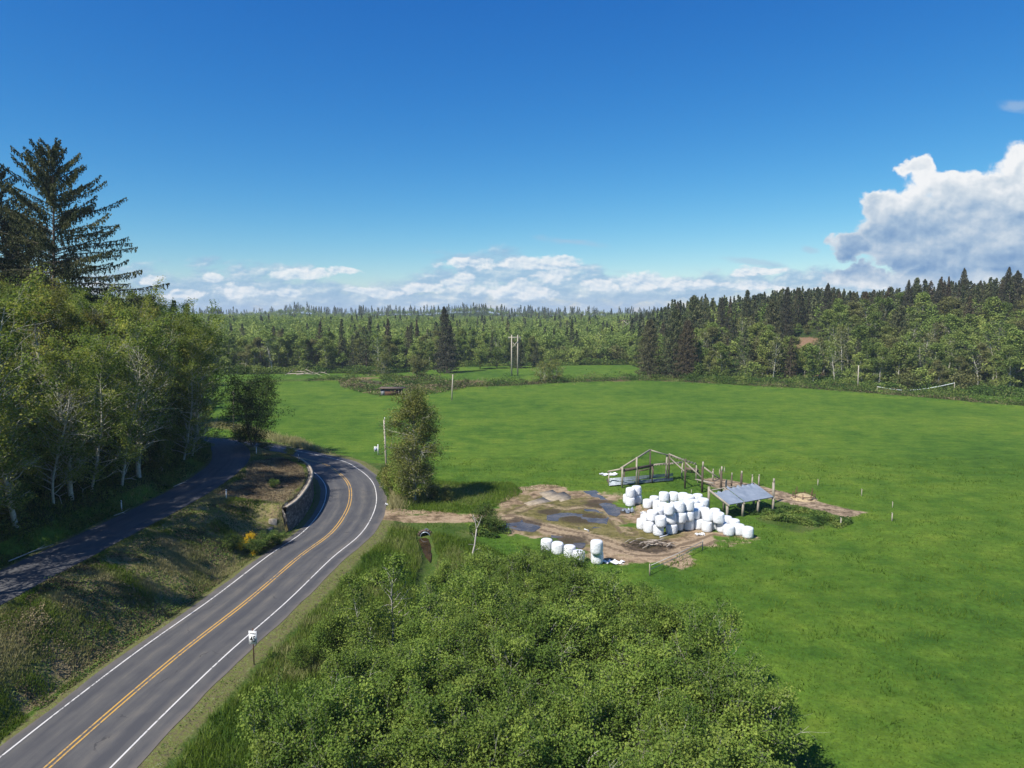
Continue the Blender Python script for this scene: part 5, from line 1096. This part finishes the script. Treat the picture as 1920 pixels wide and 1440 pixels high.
# ------------------------------------------------------------------ thicket in the foreground
THK = [parts('thicket_shrub', *broadleaf(120+i, 5.6, 2.5, 0.10, 46, 12500, 0.135, (0, 0), 0.085, 4, 0.9, 0.0, 0.22, 5, 3, 0.22, prof_round), B_pale, L_thk) for i in range(4)]
TP = [(-4.6, 63), (1.5, 64), (7.5, 57), (12.6, 49), (14.2, 42), (14.0, 30), (-12.2, 30), (-11.0, 42), (-8.6, 47), (-5.8, 52), (-5.6, 60)]
tx, ty = scatter(TP, 2.35, g); k_ = 0
TOPV = ([-200, 560, 640, 720, 800, 850, 900, 940, 980, 1010, 1060, 1110, 1160, 1210, 1260, 1310, 1350, 1385, 1420], [1330, 1290, 1250, 1215, 1175, 1110, 1060, 1030, 1020, 1030, 1052, 1076, 1098, 1108, 1116, 1140, 1170, 1215, 1290])
for x, y in zip(tx, ty):
    u = 960+F*x/(y*1.0); vt = float(np.interp(u, *TOPV))
    zmax = D(960, vt, y)[2]-zt(x, y); H_ = min(g.uniform(3.8, 6.6), max(zmax, 1.0)); H_ = max(H_, 1.6)
    if zmax < 1.3: continue
    s_ = g.uniform(0.75, 1.15)*min(1, 0.5+H_/9); wh = ('low ' if H_ < 4 else 'tall ' if H_ > 5.4 else 'mid-height ')+'bushy shrub in the foreground thicket, '+('far' if y > 56 else 'second' if y > 48 else 'third' if y > 41 else 'fourth' if y > 35 else 'nearest')+' rank, '+('left end' if x < -8 else 'left of centre' if x < -2.5 else 'centre' if x < 3 else 'right of centre' if x < 8.5 else 'right end')
    plant('thicket_shrub', THK[k_ % 4], x, y, wh, "shrub", "shrubs of the foreground thicket", s_, sz=H_/5.6); k_ += 1
for (u_, v_, k2, s_, lab) in ((560, 1255, 2, .45, "low green bush on the verge below the speed sign"), (600, 1235, 2, .6, "green bush at the left tip of the thicket"), (640, 1215, 2, .75, "green bush left of the young trees"), (835, 1090, 2, .6, "bush on the ditch bank above the thicket"), (700, 1100, 2, .45, "small bush above the young trees by the road verge")):
    x_, y_ = G(u_, v_); plant('leafy_bush', BUSH[k2], x_, y_, lab, "bush", None, s_)

# ------------------------------------------------------------------ forest beyond the fields
FA = [one_mesh('wood_alder', *broadleaf(200+i, 19, 5.4, 0.12, 34, 6000, 0.52, (0.03, 0), 0.26, 1, 0.55, 0.0, 0.55, 3, 3, 0.12), B_pale, L_far) for i in range(5)]
FB = [one_mesh('wood_bare_alder', *broadleaf(220+i, 19, 4.6, 0.20, 34, 1100, 0.55, (0.03, 0), 0.30, 1, 0.6, 0.0, 0.5, 4, 3, 0.3), B_pale, L_far) for i in range(2)]
FC = [one_mesh('wood_conifer', *conifer(240+i, 24, R_c, 120, 16, 0.72, 0.3, pw, .04+.1*(i % 2), .5, .3), B_brown, L_con) for i, (R_c, pw) in enumerate(((5.2, .8), (4.2, .9), (6.0, .65), (3.6, 1.0), (5.0, .72)))]
FS = [one_mesh('wood_shrub', *broadleaf(260+i, 5.5, 3.4, 0.02, 16, 900, 0.5, (0, 0), 0.1, 4, 0.6, 0.0, 0.5, 3, 3, 0.0, prof_round), B_brown, L_far) for i in range(2)]
HC = parts('field_spruce', *conifer(300, 31, 7.4, 300, 46, 0.55, 0.5, 0.72, .02, .6, .25, .6), B_brown, leaf_mat("needle_greyish", (0.026, 0.030, 0.018), (0.058, 0.060, 0.036), (0.12, 0.115, 0.075), 0, .1))
HC2 = parts('field_spruce', *conifer(301, 21, 5.6, 260, 40, 0.5, 0.4, 0.55, .02, .6, .3, .6), B_brown, L_con)
TR2 = parts('meadow_tree', *broadleaf(310, 11, 5.0, 0.14, 44, 5200, 0.42, (0, 0), 0.22, 2, 0.6, 0.0, 0.45, 4, 4, 0.0, prof_round), B_brown, L_far)
TR3 = parts('meadow_tree', *broadleaf(311, 9, 4.0, 0.10, 44, 3000, 0.36, (0, 0), 0.18, 5, 0.6, 0.0, 0.45, 5, 4, 0.1, prof_round), B_pale, L_wil)
heroes = []
def hero(pm, H_, u_, vb, vt, lab, name='meadow_tree', cat="tree", Y_=None, wid=1.0):
    x_, y_ = G(u_, vb) if Y_ is None else (D(u_, vb, Y_)[0], Y_); s_ = top_s(H_, x_, y_, vt)
    e = plant(name, pm, x_, y_, lab, cat, None, s_*wid, sz=s_); heroes.append((x_, y_, 4*s_)); return e
hero(HC, 31, 838, 699, 574, "tallest grey green spruce standing alone at the back meadow", 'spruce_tree', "spruce")
hero(HC2, 21, 972, 690, 634, "dark dome-shaped conifer behind the power line frame", 'conifer_tree', "conifer", wid=1.15)
hero(HC2, 21, 1004, 688, 651, "smaller brownish conifer right of the power line frame", 'conifer_tree', "conifer")
hero(TR2, 11, 786, 714, 672, "round light green tree on the creek bank left of the big spruce"); hero(TR3, 9, 718, 708, 664, "greyish twiggy tree at the creek pool")
hero(TR3, 9, 1018, 718, 682, "small leafy tree in the creek hedge, left of a pair"); hero(TR3, 9, 1040, 717, 678, "small leafy tree in the creek hedge, right of a pair")
hero(TR2, 11, 1231, 703, 662, "round deep green tree at the right end of the back meadow"); hero(TR2, 11, 900, 692, 652, "spreading tree casting shade on the back meadow, left one"); hero(TR2, 11, 932, 691, 655, "spreading tree casting shade on the back meadow, right one")
hero(HC2, 21, 1215, 700, 598, "dark conifer beside the right end of the back meadow", 'conifer_tree', "conifer", 285)
hero(HC2, 21, 1262, 700, 578, "tall dark conifer in front of the right hill", 'conifer_tree', "conifer", 285); hero(HC2, 21, 1285, 700, 600, "dark conifer right of the tall one in front of the hill", 'conifer_tree', "conifer", 280)
hero(HC2, 21, 1684, 640, 572, "rounded brown conifer alone on the right hillside", 'conifer_tree', "conifer", 270, 1.1)
hero(HC, 31, 1802, 620, 502, "pointed spruce rising highest on the right skyline", 'spruce_tree', "spruce", 300, .8); hero(HC, 31, 1880, 620, 500, "broad spruce near the right edge of the skyline", 'spruce_tree', "spruce", 290, .8)
hero(HC, 31, 1549, 610, 530, "broad dark spruce with a jagged top above the bare knoll", 'spruce_tree', "spruce", 318, .95); hero(HC2, 21, 1450, 630, 560, "reddish conifer left of the bare knoll", 'conifer_tree', "conifer", 300)
for i, (u_, vt, Y_, wd_, lab) in enumerate(((1303, 553, 318, 1.0, "dark conifer clump leader left of the right hill's skyline"), (1352, 556, 330, .8, "conifer on the skyline left of the pale treed slope"), (1402, 543, 335, .7, "slim conifer above the yellowish alders"), (1473, 538, 322, .8, "pointed conifer on the skyline left of the bare knoll"),
        (1618, 546, 312, .9, "dark conifer on the skyline right of the bare knoll"), (1697, 524, 305, .75, "tall slim conifer of the close pair on the skyline, left"), (1712, 520, 306, .75, "tall slim conifer of the close pair on the skyline, right"), (1757, 530, 300, 1.0, "broad conifer between the close pair and the highest spruce"), (1845, 548, 285, 1.0, "broad dark conifer in front of the ridge near the right edge"), (1905, 506, 292, .9, "tall conifer at the right edge of the photo"))):
    hero((HC2, HC)[i % 2], (21, 31)[i % 2], u_, 612, vt, lab, 'conifer_tree', "conifer", Y_, wd_)
# sample stand positions with spacing growing with distance
g = np.random.default_rng(404); trees = []
def stand(y0, y1, sp):
    ys = np.arange(y0, y1, sp)
    for y in ys:
        xs = np.arange(-0.86*y-20, 0.86*y+20, sp)
        a = xs+g.uniform(-.45, .45, len(xs))*sp; b = y+g.uniform(-.45, .45, len(xs))*sp; ed_ = edge_depth(a, b); keep = (b-ed_) > 5
        for x, yy, e_ in zip(a[keep], b[keep], ed_[keep]): trees.append((x, yy, yy-e_))
stand(190, 460, 6.6); stand(460, 640, 9.0); stand(640, 1000, 14.0)
T_ = np.array(trees); U_ = 960+F*T_[:, 0]/T_[:, 1]; Zg = ts(T_[:, 0], T_[:, 1]); N1 = fnoise(T_[:, 0], T_[:, 1], 60, 51); N2 = fnoise(T_[:, 0], T_[:, 1], 25, 52)
rows = []
for i, (x, y, q_) in enumerate(trees):
    u = U_[i]
    if u < 380 and y < 460: 
        if not (y > 300): continue
    if any((x-hx)**2+(y-hy)**2 < hr*hr for hx, hy, hr in heroes): continue
    knoll = 1468 < u < 1532 and 60 < q_ < 82
    if knoll and g.random() < .45: continue       # bare knoll
    if 1020 < u < 1180 and q_ < 26: pc = 0.02; H_ = g.uniform(5, 9); kind = 's'
    # share of conifers
    if u < 1180:
        pc = 0.025+0.07*(N1[i] > .58)+(0.05 if y > 640 else (0.04 if y > 520 else 0))+(0.05 if u > 640 else 0); 
    elif u < 1400: pc = 0.20+0.45*sstep(q_, 40, 110)
    else: pc = 0.05+0.85*sstep(q_+(N2[i]-.5)*40, 50, 85)-(0.55 if 1680 < u < 1800 and q_ < 120 else 0)
    r = g.random()
    if r < pc:
        kind = 'c'; H_ = g.uniform(15, 24)*(0.85 if y > 480 else 1.0)
        if u > 1400 and q_ > 60: H_ = g.uniform(17, 25)
    elif g.random() < (0.10 if u < 1250 else 0.22): kind = 'b'; H_ = g.uniform(13, 18)
    else: kind = 'a'; H_ = g.uniform(12, 18.5)*(0.85 if q_ < 14 else 1)
    if u < 1180 and kind == 'c' and y > 420: H_ = min(H_, 17)
    if q_ < 14 and g.random() < (0.45 if u > 1250 else 0.3): kind = 's'; H_ = g.uniform(3.5, 7)
    if 1010 < u < 1185 and q_ < 30: kind = 's' if g.random() < .8 else 'a'; H_ = g.uniform(5, 9)
    # keep tops at or under the picture's skyline
    sk = float(np.interp(u, [0, 380, 640, 700, 820, 1000, 1150, 1220, 1300, 1400, 1460, 1500, 1560, 1620, 1700, 1760, 1830, 1920], [574, 574, 574, 580, 582, 582, 574, 566, 556, 560, 546, 540, 544, 552, 536, 520, 528, 512]))
    if u < 1180 and y < 640: sk += 6
    zcap = D(960, sk-(g.uniform(-9, 7) if kind == 'c' else -8), y)[2]-Zg[i]
    if kind != 's': H_ = min(H_, zcap)
    if u > 1380 and 70 < q_ < 150 and kind == 'c' and g.random() < .8: H_ = max(min(zcap, 30), H_)
    if 1455 < u < 1545 and 22 < q_ < 62: H_ = min(H_, D(960, 646+g.uniform(0, 10), y)[2]-Zg[i])
    if knoll: kind = 's'; H_ = g.uniform(2.5, 4)
    if H_ < 2.4: continue
    rows.append((kind, x, y, H_, Zg[i], u, q_))
def score(r): return r[3]/r[2]*(1.6 if r[6] < 25 else 1.0)
def seen(r): return -20 < r[5] < 1940
indiv = {}; rest = []
for kd, lim in (('a', 165), ('b', 110), ('c', 250), ('s', 110)):
    L_ = sorted([r for r in rows if r[0] == kd and seen(r)], key=score, reverse=True); indiv[kd] = L_[:lim]; rest += L_[lim:]+[r for r in rows if r[0] == kd and not seen(r)]
src = {'a': (FA, 19, 'alder_tree', "alder"), 'b': (FB, 19, 'bare_alder', "alder"), 'c': (FC, 24, 'conifer_tree', "conifer"), 's': (FS, 5.5, 'wood_shrub', "shrub")}
adj = {'a': "leafy mid green alder", 'b': "thinly leafed pale-stemmed alder", 'c': "dark green conifer", 's': "low rounded shrub"}
for kd, L_ in indiv.items():
    ms, H0, nm, cat = src[kd]
    for i, (kk, x, y, H_, z, u, q_) in enumerate(L_):
        wh = "wood left of the back meadow" if u < 640 else ("wood behind the creek pool" if u < 820 else ("wood behind the power line frame" if u < 1100 else ("hollow at the right end of the back meadow" if u < 1240 else ("slope between the meadow and the right hill" if u < 1420 else ("right hill near the bare knoll" if u < 1620 else "right hill toward the photo's edge")))))
        dp = "front edge" if q_ < 18 else ("lower slope" if q_ < 55 else ("upper slope" if q_ < 120 else "skyline ridge"))
        sz_ = "small" if H_ < 11 else ("tall" if H_ > 19 else "medium"); szw = "" if kd == 's' else sz_+" "
        s_ = H_/H0*g.uniform(.95, 1.22) if kd != 'c' else max(H_/H0*g.uniform(.95, 1.3), .75); lab = f"{szw}{adj[kd]}, {dp}, {wh}"
        o = obj(nm, ms[i % len(ms)], loc=(x, y, z-.2), rot=(0, 0, g.uniform(0, 6.28)), scale=(s_, s_, H_/H0)); tag(o, lab, cat, f"{adj[kd]}s, {dp}, {wh}")
# everything smaller reads as one wood
def low_tree(kd, seed):
    g_ = np.random.default_rng(seed)
    if kd == 'c':
        m = 150; t = g_.uniform(.04, 1, m)**.8; a = g_.uniform(0, 6.28, m); r = .17*(1-t)**.8*g_.uniform(.5, 1.05, m); C = np.stack([r*np.cos(a), r*np.sin(a), t-.01], 1); s = .055*g_.uniform(.7, 1.4, m)
        ax = np.stack([np.cos(a), np.sin(a), -.6+t*0], 1)
        V, Q = leaves(C, s*1.35, g_, .6, axis=ax)
    else:
        m = 520; cl = g_.normal(size=(26, 3)); cl = unit(cl)*(g_.uniform(.4, 1, (26, 1))); cl[:, 2] = abs(cl[:, 2])*1.0-.15; k = g_.integers(0, 26, m); C = cl[k]*np.array((.25, .25, .42))+g_.normal(size=(m, 3))*.045+np.array((0, 0, .52)); V, Q = leaves(C, .048*g_.uniform(.7, 1.4, m), g_, .75, flat=.25)
    return V, Q, m
prot = {'c': [low_tree('c', i) for i in range(4)], 'a': [low_tree('a', 10+i) for i in range(4)]}
def merge_wood(name, lst, mat, kd, label):
    VV = []; TT = []; cnt = 0; gm_ = np.random.default_rng(6)
    for (x, y, H_, z) in lst:
        V, Q, m = prot[kd][int(gm_.integers(4))]; a = gm_.uniform(0, 6.28); ca, sa = math.cos(a)*H_, math.sin(a)*H_
        W3 = np.empty_like(V); W3[:, 0] = V[:, 0]*ca-V[:, 1]*sa+x; W3[:, 1] = V[:, 0]*sa+V[:, 1]*ca+y; W3[:, 2] = V[:, 2]*H_+z; VV.append(W3)
        TT.append(np.clip(np.repeat(gm_.uniform(0, .3, m), 4)+gm_.uniform(.1, .7), 0, 1)); cnt += len(V)
    o = obj(name, mesh_of(name, np.concatenate(VV), np.arange(cnt).reshape(-1, 4), mat, tint=np.concatenate(TT))); tag(o, label, "wood", kind='stuff')
ra = [(r[1], r[2], r[3], r[4]) for r in rest if r[0] in 'ab']; rc = [(r[1], r[2], r[3], r[4]) for r in rest if r[0] == 'c']
# distant conifer ridges
n_ = 7000; yy = g.uniform(1150, 1900, n_); xx = g.uniform(-.8, .8, n_)*yy; kf = (fnoise(xx, yy, 130, 88) > .56) & (g.random(n_) < .6); xx, yy = xx[kf], yy[kf]; n_ = len(xx); xl = g.uniform(-.8, .8, 2600); yl = g.uniform(1000, 1800, 2600); ra += [(a*b, b, float(g.uniform(9, 14)), c) for a, b, c in zip(xl, yl, ts(xl*yl, yl))]; zz = ts(xx, yy); rc += [(a, b, h_, c) for a, b, h_, c in zip(xx, yy, g.uniform(9, 25, n_), zz)]
merge_wood('leafy_wood', ra, L_far, 'a', "mass of leafy trees filling the wood behind the nearer rows")
merge_wood('conifer_wood', rc, L_con, 'c', "mass of dark conifers along the far ridges and skyline")

# ------------------------------------------------------------------ undergrowth
g = np.random.default_rng(55)
def along(L, n_, w_, g):
    i = g.integers(0, len(L)-1, n_); t = g.random(n_)[:, None]; p = L[i]*(1-t)+L[i+1]*t; return p[:, 0]+g.normal(size=n_)*w_, p[:, 1]+g.normal(size=n_)*w_
x, y = along(CREEK, 80000, 3.6, g); k = (x > -80) & ~((x < -49) & (x > -66) & (y < 240))
u_ = 960+F*x/y; k &= ~((u_ > 664) & (u_ < 716)); k &= ~((u_ > 712) & (u_ < 756) & (y < 246))
scrub('creek_bramble', (x[k], y[k]), 3.6, 0.38, L_bram, "tangled bramble and scrub lining the creek banks", "bramble", g, 7, 3, .28)
x, y = along(CREEK, 36000, 4.2, g); u_ = 960+F*x/y; k = ((u_ < 664) | (u_ > 716)) & (x > -80); scrub('dry_reeds', (x[k], y[k]), 2.0, 0.35, L_dry, "dry brown reeds along the creek banks", "reeds", g, 6, 9, .40)
ux = g.uniform(-100, 2050, 70000); ed0 = CAMZ*(cp+((720-np.interp(ux, EDGE_U, EDGE_V))/F)*sp)/(sp-((720-np.interp(ux, EDGE_U, EDGE_V))/F)*cp); yy = ed0+abs(g.normal(size=len(ux)))*9-1; xx = (ux-960)/F*yy
scrub('wood_edge_scrub', (xx, yy), 3.0, 0.5, L_bram, "dense green scrub along the foot of the wood", "scrub", g, 8, 13, .2)
x, y = rand_in(PG((632,714),(700,703),(770,708),(880,716),(880,728),(780,744),(760,742),(758,734),(712,734),(712,744),(640,728)), 16000, g); u_ = 960+F*x/y; k = ~((u_ > 672) & (u_ < 710) & (y > 262) & (y < 290))
scrub('creek_mound_scrub', (x[k], y[k]), 2.4, .40, L_dry, "brown dry scrub mounds around the old creek shed", "scrub", g, 8, 75, .42); scrub('creek_mound_bramble', (x[k], y[k]), 2.6, .40, L_bram, "green bramble mounds around the old creek shed", "bramble", g, 7, 76, .40)
# bank between the roads
def between_pts(n_, y0, y1, g):
    t = g.uniform(y0, y1, n_); jm = np.interp(t, MAIN_L[:, 1], MAIN_L[:, 0]); ju = np.interp(t, UP_L[:, 1], UP_L[:, 0]); a = g.uniform(0, 1, n_)
    return ju+3.0+(jm-4.6-ju-3.0)*a, t
x, y = between_pts(230000, 30, 112, g); dmm, smm, _ = polydist(x, y, MAIN_L[::2]); duu, _, _ = polydist(x, y, UP_L[::2]); wd, ws_, _ = polydist(x, y, WALL)
ok = (dmm > 4.7) & (duu > 2.9) & ~((y > 79) & (wd < 3.2) & (ws_ > 0))& ~((y > 79) & (wd < .5)); x, y, dmm, wd = x[ok], y[ok], dmm[ok], wd[ok]; pch = fnoise(x, y, 3.2, 71, 3); brn = polymask(x, y, [(-36, 82), (-27.5, 82), (-28.5, 94), (-31, 101), (-36, 107), (-39, 100), (-36, 92)], 1.5) > .5
k = (g.random(len(x)) < sstep(pch, .38, .56)) & ~brn; blades('bank_grass', x[k], y[k], .24, .06, M_blade, "mixed green and dry grass on the bank between the roads", g, 15, fnoise(x[k], y[k], 3.5, 16, 4)*1.9-.32)
k = (g.random(len(x)) < .30*sstep(.52-pch, 0, .14)) & ~brn; scrub('bank_scrub', (x[k], y[k]), .42, .13, L_bram, "low brambles on the bank between the roads", "bramble", g, 3.2, 23, .25)
k = brn | (fnoise(x, y, 4.0, 72, 3) > .53); k &= g.random(len(x)) < .5; scrub('bank_dry_scrub', (x[k], y[k]), .26, .12, L_dry, "dead brown scrub and bark litter on the bank and knoll", "scrub", g, 2.5, 27, .2)
# slope left of the side road
n_ = 60000; y = g.uniform(30, 118, n_); c = 3.1+abs(g.normal(size=n_))*9; x = np.interp(y, UP_L[:, 1], UP_L[:, 0])-c
scrub('slope_undergrowth', (x, y), 1.3, 0.22, L_bram, "shaded undergrowth on the wooded slope", "undergrowth", g, 4, 33, .3)
k = g.random(n_) < .35; blades('slope_grass', x[k], y[k], .4, .07, M_blade, "shaded grass at the edge of the side road", g, 17)
# brambles by the lean-to
x, y = rand_in(PG((1400,966),(1470,952),(1530,958),(1600,982),(1578,992),(1520,988),(1450,978)), 9000, g); scrub('yard_bramble', (x, y), .7, .22, L_bram, "dark bramble patch right of the metal roof", "bramble", g, 2.5, 43, .35)
x, y = rand_in(PG((880,985),(935,985),(960,1000),(930,1010),(880,1005)), 3000, g); scrub('track_bramble', (x, y), 1.0, .22, L_bram, "brambles at the end of the farm track", "bramble", g, 2, 47, .3)
# verge and rough ground between road and yard
x, y = along(MAIN_L[(MAIN_L[:, 1] > 28) & (MAIN_L[:, 1] < 112) & (MAIN_L[:, 0] > -36)], 60000, 8.5, g); dmm, smm, _ = polydist(x, y, MAIN_L[::2]); k = (smm > 0) & (dmm > 5.3) & (dmm < 8.8) & (fnoise(x, y, 1.3, 5, 3) > .47)
scrub('verge_weeds', (x[k], y[k]), .2, .10, L_thk, "moss and low weeds on the gravel verge", "weeds", g, 1.2, 67, .1)
RG = [(-21, 30), (15, 30), (15, 44), (4, 66), (-3, 76), (-9, 81), (-15, 84), (-19.5, 84), (-18.5, 76), (-20.5, 62)]
x, y = rand_in(RG, 140000, g); dmm, smm, _ = polydist(x, y, MAIN_L[::2]); k = (dmm > 6.2+1.5*fnoise(x, y, 3, 66)) & (smm > 0) & (polydist(x, y, DITCH)[0] > .9); x, y = x[k], y[k]
t_ = fnoise(x, y, 7, 61, 3)*1.0+fnoise(x, y, 1.6, 62, 2)*.45-.30; blades('verge_grass', x, y, .55, .06, M_blade, "long green and straw-coloured grass beside the road and ditch", g, 61, t_)
x, y = rand_in(PG((722,872),(705,900),(735,955),(900,965),(980,925),(960,905),(860,905),(800,900)), 22000, g); blades('yard_edge_grass', x, y, .38, .08, M_blade, "rich grass around the birch and yard", g, 63, fnoise(x, y, 6, 64, 3)*.8)
L_ = np.array(PG((545,825),(580,846),(620,865),(660,884),(700,905),(722,935),(735,955))); x, y = along(L_, 16000, .9, g); dmm, smm, _ = polydist(x, y, MAIN_L[::2]); k = (dmm > 5.6) & (smm > 0)
blades('roadside_straw', x[k], y[k], .85, .09, M_blade, "tall straw-coloured grass along the outside of the bend", g, 65, np.full(k.sum(), .95))
L_ = np.array(PG((400,797),(440,803),(500,818),(550,832))); x, y = along(L_, 5000, 1.2, g); blades('roadside_straw', x, y, .8, .1, M_blade, "straw-coloured grass beyond the crest of the side road", g, 66, np.full(len(x), .9))
# pasture texture: short tufts
x, y = rand_in([(-16, 84), (6, 66), (17, 40), (17, 30), (60, 30), (95, 125), (-24, 125)], 150000, g); k = (polymask(x, y, YARD, 1) < .4) & (polymask(x, y, HAYS, 1) < .4) & (polydist(x, y, MAIN_L[::2])[0] > 7) & (g.random(len(x)) < np.clip(58/y, .3, 1)); x, y = x[k], y[k]
pn_ = fnoise(x, y, 2.0, 81, 3); blades('pasture_grass', x, y, .11+.15*(pn_ > .60), .09, M_blade, "lush short pasture grass", g, 82, .08+.34*fnoise(x, y, 9, 83, 3))

# ------------------------------------------------------------------ air
m = bpy.data.materials.new("air_haze"); m.use_nodes = True; nt_ = m.node_tree; nt_.nodes.clear(); vo_ = nt_.nodes.new('ShaderNodeVolumePrincipled'); oo_ = nt_.nodes.new('ShaderNodeOutputMaterial')
vo_.inputs['Color'].default_value = (0.72, 0.84, 1.0, 1); vo_.inputs['Density'].default_value = 0.00013; vo_.inputs['Anisotropy'].default_value = 0.0; nt_.links.new(vo_.outputs[0], oo_.inputs['Volume'])
me = mesh_of('haze', [(-3800,-700,-4),(3800,-700,-4),(3800,4500,-4),(-3800,4500,-4),(-3800,-700,75),(3800,-700,75),(3800,4500,75),(-3800,4500,75)], [(3,2,1,0),(4,5,6,7),(0,1,5,4),(1,2,6,5),(2,3,7,6),(3,0,4,7)], m)
tag(obj('haze', me), kind='stuff')

# labels that repeat within a small set say which one, counted from the left
from collections import defaultdict
same = defaultdict(list)
for o in SC.objects:
    if o.parent is None and o.get('label') and o.get('group'): same[o['label']].append(o)
for lab, L_ in same.items():
    if 1 < len(L_) <= 12 and len((lab+', third from left').split()) <= 16:
        L_.sort(key=lambda o: o.location.x/max(o.location.y, 1)); n_ = len(L_)
        for i, o in enumerate(L_): o['label'] = lab+', '+('rightmost' if i == n_-1 else ORD[i])
